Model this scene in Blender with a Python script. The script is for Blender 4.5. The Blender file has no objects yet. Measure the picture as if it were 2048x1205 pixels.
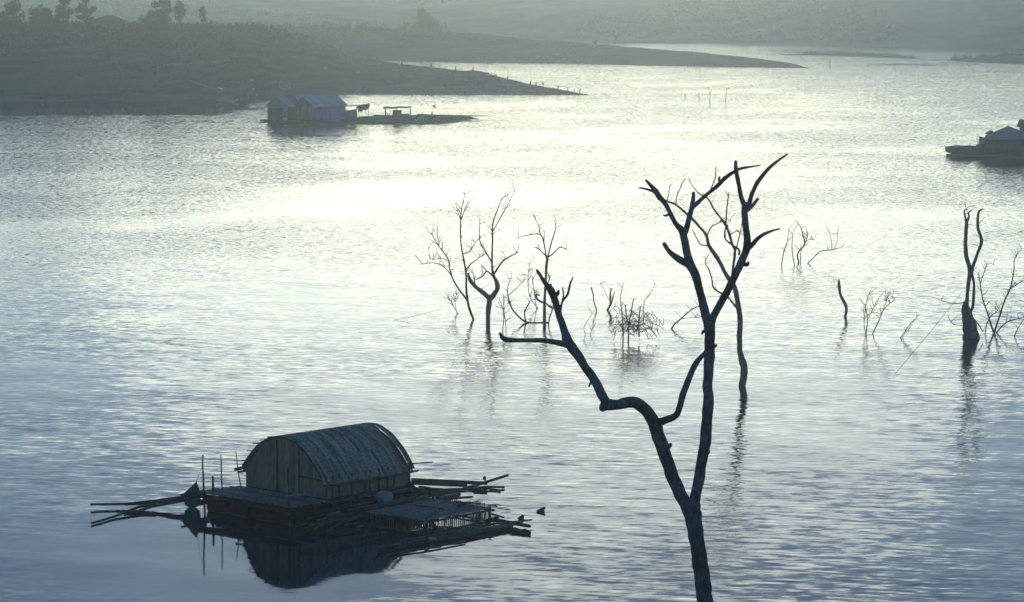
import bpy, math, random
from mathutils import Vector, Matrix, noise

# ------------------------------------------------------------------ camera, sky, sun, exposure
SC = bpy.context.scene
H, F = 17.0, 6080.0                       # eye height over the water (m), focal length in px of a 2048 px wide frame
PITCH = math.atan(642.5 / F)
CP, SP = math.cos(PITCH), math.sin(PITCH)
SUN_EL, SUN_AZ = 2.4, 1.0                 # degrees above the horizon, degrees right of the view axis

cam = bpy.data.cameras.new('camera')
cam.sensor_width = 36.0
cam.lens = 36.0 * F / 2048.0
cam.clip_start, cam.clip_end = 0.5, 9000.0
cam_ob = bpy.data.objects.new('camera', cam)
SC.collection.objects.link(cam_ob)
cam_ob.location = (0, 0, H)
cam_ob.rotation_euler = (math.radians(90) - PITCH, 0, 0)
SC.camera = cam_ob

world = bpy.data.worlds.new('World')
SC.world = world
world.use_nodes = True
wn = world.node_tree.nodes
sky = wn.new('ShaderNodeTexSky')
sky.sky_type = 'NISHITA'
sky.sun_disc = False
sky.sun_elevation = math.radians(SUN_EL)
sky.sun_rotation = math.radians(SUN_AZ)
sky.altitude = 100
sky.air_density = 0.58
sky.dust_density = 0.4
sky.ozone_density = 3.0
wn['Background'].inputs['Strength'].default_value = 0.15
tint = wn.new('ShaderNodeMix')                     # colour grade multiplied into the sky light: a slight even green-blue cast over the whole sky
tint.data_type, tint.blend_type = 'RGBA', 'MULTIPLY'
tint.inputs['Factor'].default_value = 1.0
tint.inputs[7].default_value = (.905, 1.0, .99, 1)
world.node_tree.links.new(sky.outputs['Color'], tint.inputs[6])
world.node_tree.links.new(tint.outputs[2], wn['Background'].inputs['Color'])

sun = bpy.data.lights.new('sun', 'SUN')
sun.energy = 0.046
sun.angle = math.radians(19)
sun.color = (1.0, 0.94, 0.70)
sun_ob = bpy.data.objects.new('sun', sun)
SC.collection.objects.link(sun_ob)
ce, se = math.cos(math.radians(SUN_EL)), math.sin(math.radians(SUN_EL))
ca, sa = math.cos(math.radians(SUN_AZ)), math.sin(math.radians(SUN_AZ))
sun_ob.rotation_euler = Vector((-sa * ce, -ca * ce, -se)).to_track_quat('-Z', 'Y').to_euler()
sun_ob.location = (0, 100, 60)

SC.view_settings.view_transform = 'Standard'
SC.view_settings.look = 'None'
SC.view_settings.exposure = 0.35
SC.view_settings.gamma = 1.0
SC.render.engine = 'CYCLES'
SC.cycles.max_bounces = 6
SC.cycles.volume_bounces = 1
SC.cycles.sample_clamp_indirect = 6.0
SC.cycles.use_denoising = True

# ------------------------------------------------------------------ helpers
COL = SC.collection
Z = Vector((0, 0, 1))

def ray(x, y):
    a, b = (x - 1024) / F, (602.5 - y) / F
    return Vector((a, CP + b * SP, -SP + b * CP))

def at(x, y, z=0.0):
    r = ray(x, y)
    t = (z - H) / r.z
    return Vector((r.x * t, r.y * t, z))

def atY(x, y, Y):
    r = ray(x, y)
    t = Y / r.y
    return Vector((r.x * t, Y, H + r.z * t))

def y2Y(y):
    return at(1024, y).y

def lerp_t(tab, x):
    if x <= tab[0][0]:
        return tab[0][1]
    for (a, u), (b, v) in zip(tab, tab[1:]):
        if x <= b:
            return u + (v - u) * (x - a) / (b - a)
    return tab[-1][1]

class MB:
    def __init__(s):
        s.v, s.f = [], []
    def quad(s, *p):
        i = len(s.v)
        s.v += [Vector(q) for q in p]
        s.f.append(tuple(range(i, i + len(p))))
        return s
    def box(s, c, ax, ay, az):
        c, ax, ay, az = Vector(c), Vector(ax), Vector(ay), Vector(az)
        i = len(s.v)
        for k in (-1, 1):
            for a, b in ((-1, -1), (1, -1), (1, 1), (-1, 1)):
                s.v.append(c + ax * a + ay * b + az * k)
        s.f += [(i + 3, i + 2, i + 1, i), (i + 4, i + 5, i + 6, i + 7)]
        for k in range(4):
            n = (k + 1) % 4
            s.f.append((i + k, i + n, i + 4 + n, i + 4 + k))
        return s
    def plank(s, a, b, w, t, up=Z):
        a, b = Vector(a), Vector(b)
        d = b - a
        side = d.cross(up).normalized()
        u = side.cross(d).normalized()
        return s.box((a + b) / 2, d / 2, side * w / 2, u * t / 2)
    def tube(s, pts, rad, n=6, rough=0.0, rng=None):
        pts = [Vector(p) for p in pts]
        if not isinstance(rad, (list, tuple)):
            rad = [rad] * len(pts)
        i0 = len(s.v)
        t = (pts[1] - pts[0]).normalized()
        ref = Vector((1, 0, 0)) if abs(t.x) < .8 else Vector((0, 1, 0))
        nrm = t.cross(ref).normalized()
        for k, p in enumerate(pts):
            if k == 0:
                t2 = pts[1] - pts[0]
            elif k == len(pts) - 1:
                t2 = pts[-1] - pts[-2]
            else:
                t2 = pts[k + 1] - pts[k - 1]
            if t2.length < 1e-9:
                t2 = t
            t2 = t2.normalized()
            nrm = (nrm - t2 * nrm.dot(t2))
            nrm = nrm.normalized() if nrm.length > 1e-6 else t2.orthogonal().normalized()
            bn = t2.cross(nrm)
            for j in range(n):
                a = 2 * math.pi * j / n
                r = rad[k] * (1 + (rng.uniform(-rough, rough) if rng else 0))
                s.v.append(p + nrm * (math.cos(a) * r) + bn * (math.sin(a) * r))
        m = len(pts)
        for k in range(m - 1):
            for j in range(n):
                a, b = i0 + k * n + j, i0 + k * n + (j + 1) % n
                s.f.append((a, b, b + n, a + n))
        s.f.append(tuple(i0 + j for j in reversed(range(n))))
        s.f.append(tuple(i0 + (m - 1) * n + j for j in range(n)))
        return s
    def prism(s, poly, off):
        poly = [Vector(p) for p in poly]
        off = Vector(off)
        i, n = len(s.v), len(poly)
        s.v += poly + [p + off for p in poly]
        s.f.append(tuple(i + k for k in reversed(range(n))))
        s.f.append(tuple(i + n + k for k in range(n)))
        for k in range(n):
            q = (k + 1) % n
            s.f.append((i + k, i + q, i + n + q, i + n + k))
        return s
    def blob(s, c, r, seed=0, rough=.25, nu=10, nv=7):
        c = Vector(c)
        i0 = len(s.v)
        for a in range(nv + 1):
            th = math.pi * a / nv
            for b in range(nu):
                ph = 2 * math.pi * b / nu
                d = Vector((math.sin(th) * math.cos(ph), math.sin(th) * math.sin(ph), math.cos(th)))
                k = 1 + rough * noise.noise(d * 1.6 + Vector((seed * 7.1, seed * 3.3, 0)))
                s.v.append(c + Vector((d.x * r[0], d.y * r[1], d.z * r[2])) * k)
        for a in range(nv):
            for b in range(nu):
                p, q = i0 + a * nu + b, i0 + a * nu + (b + 1) % nu
                s.f.append((p, p + nu, q + nu, q))
        return s
    def leaf(s, p, size, rng):
        a = Vector((rng.gauss(0, 1), rng.gauss(0, 1), rng.gauss(0, 1))).normalized()
        b = a.orthogonal().normalized()
        b.rotate(Matrix.Rotation(rng.uniform(0, 6.28), 3, a))
        c = a.cross(b)
        i = len(s.v)
        s.v += [p + b * size, p + c * size * .55, p - b * size * .9, p - c * size * .5]
        s.f.append((i, i + 1, i + 2, i + 3))
    def build(s, name, mat, parent=None, smooth=False, kind=None, label=None, cat=None, group=None):
        o0 = parent_origin(parent)
        me = bpy.data.meshes.new(name)
        me.from_pydata([tuple(p - o0) for p in s.v], [], s.f)
        me.materials.append(mat)
        if smooth:
            me.polygons.foreach_set('use_smooth', [True] * len(me.polygons))
        me.update()
        o = bpy.data.objects.new(name, me)
        COL.objects.link(o)
        if parent:
            o.parent = parent
        tag(o, label, cat, group, kind)
        return o
    def build_own(s, name, mat, origin, **k):
        """a one-mesh thing whose object origin sits at its base"""
        origin = Vector(origin)
        s.v = [p - origin for p in s.v]
        o = s.build(name, mat, **k)
        o.location = origin
        return o

def parent_origin(p):
    v = Vector((0, 0, 0))
    while p:
        v += p.location
        p = p.parent
    return v

def tag(o, label=None, cat=None, group=None, kind=None):
    if label: o['label'] = label
    if cat: o['category'] = cat
    if group: o['group'] = group
    if kind: o['kind'] = kind

def thing(name, label, cat, loc, group=None):
    o = bpy.data.objects.new(name, None)
    COL.objects.link(o)
    o.location = loc
    o.empty_display_size = .2
    tag(o, label, cat, group)
    return o

def spline(pts, sub):
    """Catmull-Rom through tuples of any length"""
    out = []
    n = len(pts)
    for i in range(n - 1):
        p0, p1, p2, p3 = pts[max(i - 1, 0)], pts[i], pts[i + 1], pts[min(i + 2, n - 1)]
        for k in range(sub):
            t = k / sub
            out.append(tuple(.5 * ((2 * b) + (-a + c) * t + (2 * a - 5 * b + 4 * c - d) * t * t + (-a + 3 * b - 3 * c + d) * t ** 3)
                             for a, b, c, d in zip(p0, p1, p2, p3)))
    out.append(tuple(pts[-1]))
    return out

# ------------------------------------------------------------------ materials
def nodes_of(name):
    m = bpy.data.materials.new(name)
    m.use_nodes = True
    return m, m.node_tree.nodes, m.node_tree.links

def pmat(name, c1, c2, scale=3.0, rough=.85, bump=.0, rand=.0, detail=4, stretch=(1, 1, 1), spec=.3, c3=None, c3scale=.3, trans=0.0):
    m, n, l = nodes_of(name)
    b = n['Principled BSDF']
    b.inputs['Roughness'].default_value = rough
    b.inputs['Specular IOR Level'].default_value = spec
    geo = n.new('ShaderNodeNewGeometry')
    mp = n.new('ShaderNodeMapping')
    mp.inputs['Scale'].default_value = stretch
    l.new(geo.outputs['Position'], mp.inputs['Vector'])
    tx = n.new('ShaderNodeTexNoise')
    tx.inputs['Scale'].default_value = scale
    tx.inputs['Detail'].default_value = detail
    tx.inputs['Roughness'].default_value = .65
    l.new(mp.outputs['Vector'], tx.inputs['Vector'])
    cr = n.new('ShaderNodeValToRGB')
    cr.color_ramp.elements[0].position, cr.color_ramp.elements[1].position = .32, .68
    cr.color_ramp.elements[0].color, cr.color_ramp.elements[1].color = (*c1, 1), (*c2, 1)
    l.new(tx.outputs['Fac'], cr.inputs['Fac'])
    out = cr.outputs['Color']
    if c3:
        t3 = n.new('ShaderNodeTexNoise')
        t3.inputs['Scale'].default_value = c3scale
        t3.inputs['Detail'].default_value = 3
        l.new(geo.outputs['Position'], t3.inputs['Vector'])
        r3 = n.new('ShaderNodeMapRange')
        r3.inputs['From Min'].default_value, r3.inputs['From Max'].default_value = .5, .62
        l.new(t3.outputs['Fac'], r3.inputs['Value'])
        mx = n.new('ShaderNodeMix'); mx.data_type = 'RGBA'
        l.new(r3.outputs['Result'], mx.inputs['Factor'])
        l.new(out, mx.inputs[6]); mx.inputs[7].default_value = (*c3, 1)
        out = mx.outputs[2]
    if rand:
        oi = n.new('ShaderNodeObjectInfo')
        mr = n.new('ShaderNodeMapRange')
        mr.inputs['To Min'].default_value, mr.inputs['To Max'].default_value = 1 - rand, 1 + rand
        l.new(oi.outputs['Random'], mr.inputs['Value'])
        hs = n.new('ShaderNodeHueSaturation')
        l.new(mr.outputs['Result'], hs.inputs['Value'])
        l.new(out, hs.inputs['Color'])
        out = hs.outputs['Color']
    l.new(out, b.inputs['Base Color'])
    if trans:
        tl = n.new('ShaderNodeBsdfTranslucent'); ms = n.new('ShaderNodeMixShader')
        l.new(out, tl.inputs['Color'])
        ms.inputs[0].default_value = trans
        l.new(b.outputs[0], ms.inputs[1]); l.new(tl.outputs[0], ms.inputs[2])
        l.new(ms.outputs[0], n['Material Output'].inputs['Surface'])
    if bump:
        bp = n.new('ShaderNodeBump')
        bp.inputs['Strength'].default_value = bump
        bp.inputs['Distance'].default_value = .05
        l.new(tx.outputs['Fac'], bp.inputs['Height'])
        l.new(bp.outputs['Normal'], b.inputs['Normal'])
    return m

M = {}
M['bark'] = pmat('bark', (.1, .09, .085), (.3, .275, .26), 9, .9, .6, stretch=(1.5, 1.5, .5))
M['deadwood'] = pmat('deadwood', (.07, .062, .058), (.16, .145, .135), 6, .9, .4)
M['twig'] = pmat('twig', (.05, .042, .038), (.1, .088, .08), 4)
M['bamboo'] = pmat('bamboo', (.085, .07, .055), (.22, .19, .145), 7, .7, .2, rand=.35)
M['pole'] = pmat('pole', (.06, .05, .042), (.17, .145, .115), 5, .75, .2, rand=.35)
M['slat'] = pmat('slat', (.26, .2, .14), (.74, .58, .43), 9, .9, .3, rand=.5, stretch=(1, 1, 2.5))
M['mat_weave'] = pmat('mat_weave', (.32, .21, .11), (.7, .48, .27), 22, .8, .3, rand=.2, stretch=(.35, .35, 2.2))
M['wall_slat'] = pmat('wall_slat', (.3, .2, .12), (.64, .44, .26), 14, .8, .3, rand=.28, stretch=(2.5, 2.5, .25))
M['deck'] = pmat('deck', (.17, .15, .125), (.42, .37, .31), 8, .8, .3, rand=.3)
M['darkwood'] = pmat('darkwood', (.02, .017, .014), (.06, .05, .042), 6, .85, .2)
M['drum'] = pmat('drum', (.03, .013, .012), (.08, .03, .025), 4, .6)
M['net'] = pmat('net', (.04, .3, .25), (.1, .5, .42), 12, .8, trans=.4)
M['plastic'] = pmat('plastic', (.5, .62, .7), (.78, .86, .9), 9, .45)
M['bluetarp'] = pmat('bluetarp', (.03, .06, .19), (.06, .11, .3), 4, .6)
M['sack'] = pmat('sack', (.4, .4, .36), (.62, .62, .58), 6, .9, .3)
M['orange'] = pmat('orange', (.7, .3, .04), (.85, .42, .07), 6, .5)
M['foam'] = pmat('foam', (.45, .47, .42), (.6, .62, .56), 10)
M['tin'] = pmat('tin', (.66, .68, .64), (.82, .82, .77), 1.2, .85, rand=.08, spec=.1, stretch=(1, 1, .3))
M['rusttin'] = pmat('rusttin', (.16, .06, .045), (.26, .1, .08), 2, .7)
M['gable'] = pmat('gable', (.2, .26, .27), (.3, .36, .36), 3, .7, rand=.12)
M['pinktarp'] = pmat('pinktarp', (.88, .24, .25), (.95, .36, .36), 1.6, .7)
M['housetarp'] = pmat('housetarp', (.07, .17, .55), (.12, .26, .7), 1.6, .7)
M['darkwall'] = pmat('darkwall', (.04, .045, .06), (.09, .095, .11), 2, .8, rand=.2)
M['greenmesh'] = pmat('greenmesh', (.06, .12, .1), (.16, .24, .2), 5, .8)
M['cloth_dark'] = pmat('cloth_dark', (.04, .035, .05), (.1, .07, .08), 3, .9)
M['yellow'] = pmat('yellow', (.6, .42, .12), (.72, .52, .18), 3, .6)
M['redcloth'] = pmat('redcloth', (.22, .1, .09), (.34, .17, .14), 2, .8)
M['white'] = pmat('white', (.6, .62, .6), (.75, .76, .74), 3, .6)
M['bottle'] = pmat('bottle', (.1, .3, .32), (.2, .45, .45), 3, .4)
M['leaf'] = pmat('leaf', (.03, .04, .02), (.09, .095, .045), .5, .7, trans=.25)
M['leaf_dry'] = pmat('leaf_dry', (.06, .052, .03), (.16, .135, .08), .35, .8, trans=.2)
M['earth'] = pmat('earth', (.055, .048, .035), (.22, .18, .125), .35, .95, .5, detail=8, stretch=(.5, .5, 5), c3=(.26, .13, .09), c3scale=.035)
M['hill'] = pmat('hill', (.15, .145, .095), (.66, .58, .37), .03, .95, detail=8)  # scrub and dry grass; pale patches lightened to stand in for sunlit ground
M['path'] = pmat('path', (.2, .16, .11), (.3, .24, .165), .6, .95)
M['bank'] = pmat('bank', (.05, .045, .03), (.12, .1, .065), 1.5, .95, .6, detail=7)
M['rooftile'] = pmat('rooftile', (.06, .045, .045), (.12, .085, .08), 2, .8)
M['palewall'] = pmat('palewall', (.3, .31, .31), (.42, .43, .42), 2, .8)

def water_material():
    m, n, l = nodes_of('water')
    b = n['Principled BSDF']
    b.inputs['Base Color'].default_value = (.012, .05, .062, 1)
    b.inputs['Roughness'].default_value = .04
    b.inputs['IOR'].default_value = 1.33
    geo = n.new('ShaderNodeNewGeometry')
    sep = n.new('ShaderNodeSeparateXYZ')
    l.new(geo.outputs['Position'], sep.inputs[0])
    def math_(op, a, c=None, clamp=False):
        q = n.new('ShaderNodeMath'); q.operation = op; q.use_clamp = clamp
        for i, w in enumerate((a, c)):
            if w is None: continue
            if isinstance(w, (int, float)): q.inputs[i].default_value = w
            else: l.new(w, q.inputs[i])
        return q.outputs[0]
    def vm(op, a, c):
        q = n.new('ShaderNodeVectorMath'); q.operation = op
        for i, w in enumerate((a, c)):
            if isinstance(w, tuple): q.inputs[i].default_value = w
            else: l.new(w, q.inputs[i])
        return q.outputs[0]
    def smooth(v, a, c):
        q = n.new('ShaderNodeMapRange'); q.interpolation_type = 'SMOOTHSTEP'
        l.new(v, q.inputs['Value'])
        q.inputs['From Min'].default_value, q.inputs['From Max'].default_value = a, c
        return q.outputs['Result']
    def layer(rot, sc, detail, ax, ay, dist=0.0):
        mp = n.new('ShaderNodeMapping')
        mp.vector_type = 'TEXTURE'
        mp.inputs['Rotation'].default_value = (0, 0, math.radians(rot))
        mp.inputs['Scale'].default_value = (sc[0], sc[1], 1)
        l.new(geo.outputs['Position'], mp.inputs['Vector'])
        t = n.new('ShaderNodeTexNoise')
        t.inputs['Scale'].default_value = 1
        t.inputs['Detail'].default_value = detail
        t.inputs['Roughness'].default_value = .5
        t.inputs['Distortion'].default_value = dist
        l.new(mp.outputs['Vector'], t.inputs['Vector'])
        return vm('MULTIPLY', vm('SUBTRACT', t.outputs['Color'], (.5, .5, .5)), (ax, ay, 0))
    def big(scale, detail=2):
        t = n.new('ShaderNodeTexNoise')
        t.inputs['Scale'].default_value = scale
        t.inputs['Detail'].default_value = detail
        l.new(geo.outputs['Position'], t.inputs['Vector'])
        return t.outputs['Fac']
    # wind ripples: long crests lying across the view, finer chop, slow swell
    far = smooth(sep.outputs['Y'], 105, 260)
    def scaled(vec, k):
        q = n.new('ShaderNodeVectorMath'); q.operation = 'SCALE'
        l.new(vec, q.inputs[0]); l.new(k, q.inputs['Scale'])
        return q.outputs[0]
    # ripples lying across the view; out on the open lake they give way to a finer chop
    rip = vm('ADD', scaled(layer(-12, (1.1, .27), 3, .1, .14, .5), math_('SUBTRACT', 1, math_('MULTIPLY', far, .62))),
             scaled(layer(8, (.42, .2), 2, 1.5, .34), math_('ADD', math_('MULTIPLY', far, .74), .26)))
    swell = layer(-20, (7.0, 2.4), 2, .02, .035)
    # sheltered water: the strip under the left shore, and the lee of the raft
    yj = math_('ADD', sep.outputs['Y'], math_('MULTIPLY', math_('SUBTRACT', big(.25, 4), .5), 14.0))
    shore = math_('MULTIPLY', smooth(yj, 381, 387), smooth(math_('ADD', sep.outputs['X'], math_('MULTIPLY', math_('SUBTRACT', big(.3, 3), .5), 6.0)), -34, -38))
    dx = math_('MULTIPLY', math_('ADD', sep.outputs['X'], 8.0), 1 / 7.5)
    dy = math_('MULTIPLY', math_('SUBTRACT', sep.outputs['Y'], 89.0), 1 / 8.0)
    rr = math_('ADD', math_('MULTIPLY', dx, dx), math_('MULTIPLY', dy, dy))
    lee = math_('MULTIPLY', smooth(rr, 1.7, .35), .78)
    gust = math_('MULTIPLY_ADD' if False else 'MULTIPLY', smooth(big(.035, 3), .3, .66), .75)
    amp = math_('MULTIPLY', math_('ADD', gust, .38), math_('MULTIPLY', math_('SUBTRACT', 1, math_('MULTIPLY', shore, .93)), math_('SUBTRACT', 1, lee)))
    sc_ = n.new('ShaderNodeVectorMath'); sc_.operation = 'SCALE'
    l.new(rip, sc_.inputs[0]); l.new(amp, sc_.inputs['Scale'])
    s2 = n.new('ShaderNodeVectorMath'); s2.operation = 'SCALE'
    l.new(swell, s2.inputs[0]); l.new(math_('SUBTRACT', 1, math_('MULTIPLY', shore, .95)), s2.inputs['Scale'])
    nv = vm('ADD', vm('ADD', sc_.outputs[0], s2.outputs[0]), (0, 0, 1))
    nz = n.new('ShaderNodeVectorMath'); nz.operation = 'NORMALIZE'
    l.new(nv, nz.inputs[0])
    l.new(nz.outputs[0], b.inputs['Normal'])
    return m
M['water'] = water_material()

# ------------------------------------------------------------------ the setting: lake, land, hills
MB().quad((-1100, -60, 0), (1100, -60, 0), (1100, 1500, 0), (-1100, 1500, 0)).build('lake_water', M['water'], kind='structure')

A_FRONT = [(-500, 206), (0, 206), (430, 205), (470, 201), (530, 196), (620, 190), (700, 189), (1000, 190), (1185, 191.2)]
A_CREST = [(-500, 100), (0, 108), (300, 110), (500, 106), (620, 110), (700, 118), (735, 122), (800, 130), (900, 139), (950, 143), (975, 148), (1000, 157), (1050, 168), (1100, 176), (1150, 185), (1185, 190.8)]
B_FRONT = [(-500, 108), (735, 122), (1620, 137)]
B_CREST = [(-500, 44), (0, 50), (200, 50), (400, 53), (500, 57), (700, 62), (850, 66), (950, 72), (1060, 83), (1190, 93), (1265, 98), (1400, 109), (1520, 118), (1580, 127), (1620, 136.6)]

C_CREST = [(-500, 44), (0, 50), (200, 50), (400, 53), (480, 58), (560, 72), (620, 90), (670, 108), (705, 132), (740, 178)]

def fbm(x, y, s, o=4):
    return noise.fractal(Vector((x * s, y * s, .7)), 1.0, 2.0, o)

def land_h(px, Y):
    """height of the left shore and its two spits, at column px and distance Y"""
    X = (px - 1024) / F * (Y * CP + H * SP)
    best = -3.0
    wob = fbm(X, Y, .045, 3) * 4
    if px < 1186:
        yf, yc = lerp_t(A_FRONT, px), lerp_t(A_CREST, px)
        Yf, Yv = y2Y(yf), y2Y(yc)
        Yf += wob * .5 * min(1, (1186 - px) / 120)
        Yc = Yf + .45 * (Yv - Yf)
        hc = H * (1 - Yc / Yv)
        if Y < Yf: h = (Y - Yf) * .08
        elif Y < Yc: h = hc * math.sin((Y - Yf) / max(Yc - Yf, .1) * math.pi / 2) ** .9
        else:
            Yb = Yc + .55 * (Yv - Yc)
            t2 = (Y - Yc) / max(Yb - Yc, .1)
            h = hc * (1 - t2 * t2) if px > 735 else max(hc * (1 - .15 * t2), hc * .3) if px < 690 else max(hc * (1 - t2 * t2), hc * .5 * (735 - px) / 45)
        best = max(best, h)
    if px < 742:
        yf, yc = lerp_t(A_FRONT, px), lerp_t(C_CREST, px)
        Yf = y2Y(yf) + wob * .5
        Yc = 515 + wob * 2
        r = ray(1024, yc)
        hc = max(0, H + Yc * r.z / r.y)
        if Y < Yf: h = (Y - Yf) * .08
        elif Y < Yc: h = hc * math.sin((Y - Yf) / (Yc - Yf) * math.pi / 2) ** .95
        else: h = hc * (1 - .35 * min(1, (Y - Yc) / 120) ** 2)
        if Y < 690: best = max(best, h)
    if px < 1621:
        yf, yc = lerp_t(B_FRONT, px), lerp_t(B_CREST, px)
        Yf, Yv = y2Y(yf), min(y2Y(yc), 1300)
        Yc = Yf + .35 * (min(Yv, 900) - Yf)
        hc = H - Yc * (yc + 40 + .0) / F
        r = ray(1024, yc)
        hc = H + Yc * r.z / r.y
        Yf += wob * min(1, (1621 - px) / 200) * .5
        if Y < Yf: h = (Y - Yf) * .08
        elif Y < Yc: h = hc * math.sin((Y - Yf) / max(Yc - Yf, .1) * math.pi / 2) ** .85
        else:
            Yb = Yc + min(120, .6 * (Yv - Yc))
            t2 = (Y - Yc) / max(Yb - Yc, .1)
            h = hc * (1 - t2 * t2)
        best = max(best, h)
    if best > 0:
        best += (fbm(X, Y, .05) * .45 + fbm(X, Y, .25, 3) * .12) * min(1, best / 2.0)
    return max(best, -3.0)

def fan_grid(pxs, Ys, hf):
    mb = MB()
    for px in pxs:
        for Y in Ys:
            mb.v.append(Vector(((px - 1024) / F * (Y * CP + H * SP), Y, hf(px, Y))))
    n = len(Ys)
    for i in range(len(pxs) - 1):
        for j in range(n - 1):
            a = i * n + j
            q = (a, a + n, a + n + 1, a + 1)
            if max(mb.v[k].z for k in q) > -1.2:
                mb.f.append(q)
    return mb

def frange(a, b, s):
    out = []
    while a <= b + 1e-6:
        out.append(a); a += s
    return out

land = fan_grid(frange(-480, 700, 9) + frange(705, 1626, 6), frange(408, 470, 1.6) + frange(473, 640, 3) + frange(644, 800, 4), land_h)
land.build('shore_ground', M['earth'], smooth=True, kind='structure')

HILL_FRONT = [(-1500, 66), (0, 74), (1070, 81.5), (1275, 85.5), (1640, 92), (2048, 99), (2600, 109), (3600, 128)]
def hill_h(px, Y):
    Yf = y2Y(lerp_t(HILL_FRONT, px))
    X = (px - 1024) / F * (Y * CP + H * SP)
    Yf += fbm(X, Y, .02, 2) * 6
    s = Y - Yf
    if s < 0: return max(-3, s * .1)
    steep = .022 + .10 * max(0, min(1, (px - 1450) / 350))
    h = steep * s + .00007 * s * s
    rid = 1 - abs(noise.fractal(Vector((X * .011, Y * .006, 3.0)), 1, 2, 4)) * 1.6
    h += (rid * 4.5 + fbm(X, Y, .03, 4) * 1.4) * min(1, s / 90)
    h += 4.2 * math.exp(-((px - 1175) / 95) ** 2 - ((s - 42) / 30) ** 2) * min(1, s / 12)
    return min(h, 21 + fbm(X, Y, .004, 3) * 3)

fan_grid(frange(-1500, 3600, 15), frange(700, 1000, 4) + frange(1010, 1900, 16), hill_h).build('far_hills', M['hill'], smooth=True, kind='structure')

# two low islands on the right
ISL = {'island_near': ([(1560, 109.6), (1640, 112), (1720, 114.5), (1800, 117), (1850, 118.3), (1895, 121)],
                       [(1560, 109.2), (1600, 108.5), (1640, 106.5), (1700, 107.5), (1760, 110), (1820, 115), (1850, 117.8), (1895, 120.4)]),
       'island_far': ([(1890, 121), (1940, 125), (2048, 129.5), (2400, 140)],
                      [(1890, 120.5), (1925, 118), (1960, 115), (2000, 111), (2048, 109.5), (2300, 112), (2400, 139)])}
def isl_h(fr, cr):
    def f(px, Y):
        if not fr[0][0] <= px <= fr[-1][0]: return -3
        Yf, Yv = y2Y(lerp_t(fr, px)), y2Y(lerp_t(cr, px))
        Yc = Yf + .5 * (Yv - Yf)
        hc = H * (1 - Yc / Yv)
        if Y < Yf: return max(-3, (Y - Yf) * .08)
        if Y < Yc: h = hc * math.sin((Y - Yf) / max(Yc - Yf, .1) * math.pi / 2)
        else:
            t2 = (Y - Yc) / max(.5 * (Yv - Yc), .1)
            h = hc * (1 - t2 * t2)
        return max(-3, h * (1 + .2 * fbm(px * .1, Y * .1, .8, 2)))
    return f
isl_a = isl_h(*ISL['island_near'])
isl_b = isl_h(*ISL['island_far'])
fan_grid(frange(1555, 1900, 5), frange(630, 740, 2.5), isl_a).build('island_ground', M['earth'], smooth=True, kind='structure')
fan_grid(frange(1885, 2405, 6), frange(560, 720, 2.5), isl_b).build('island_ground', M['earth'], smooth=True, kind='structure')

# the bank the photographer stands on
def bank_h(X, Y):
    h = 15.3 - .235 * max(Y, 0) + fbm(X, Y, .12) * .5 - max(0, Y - 40) * .12
    h += 2.6 * math.exp(-((X + 10.6) / 1.9) ** 2 - ((Y - 48) / 7) ** 2)
    return max(h, -2.5)
bk = MB()
bx, by = frange(-60, 60, 1.5), frange(-55, 72, 1.5)
for X in bx:
    for Y in by:
        bk.v.append(Vector((X, Y, bank_h(X, Y))))
for i in range(len(bx) - 1):
    for j in range(len(by) - 1):
        a = i * len(by) + j
        bk.f.append((a, a + len(by), a + len(by) + 1, a + 1))
bk.build('near_bank', M['bank'], smooth=True, kind='structure')

def ground(px, py, hf=land_h, Y0=400, Y1=900, step=1.5):
    """where the sight line through px, py first meets the land"""
    Y = Y0
    while Y < Y1:
        p = atY(px, py, Y)
        if p.z <= hf(px, Y):
            return p
        Y += step
    return None

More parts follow.
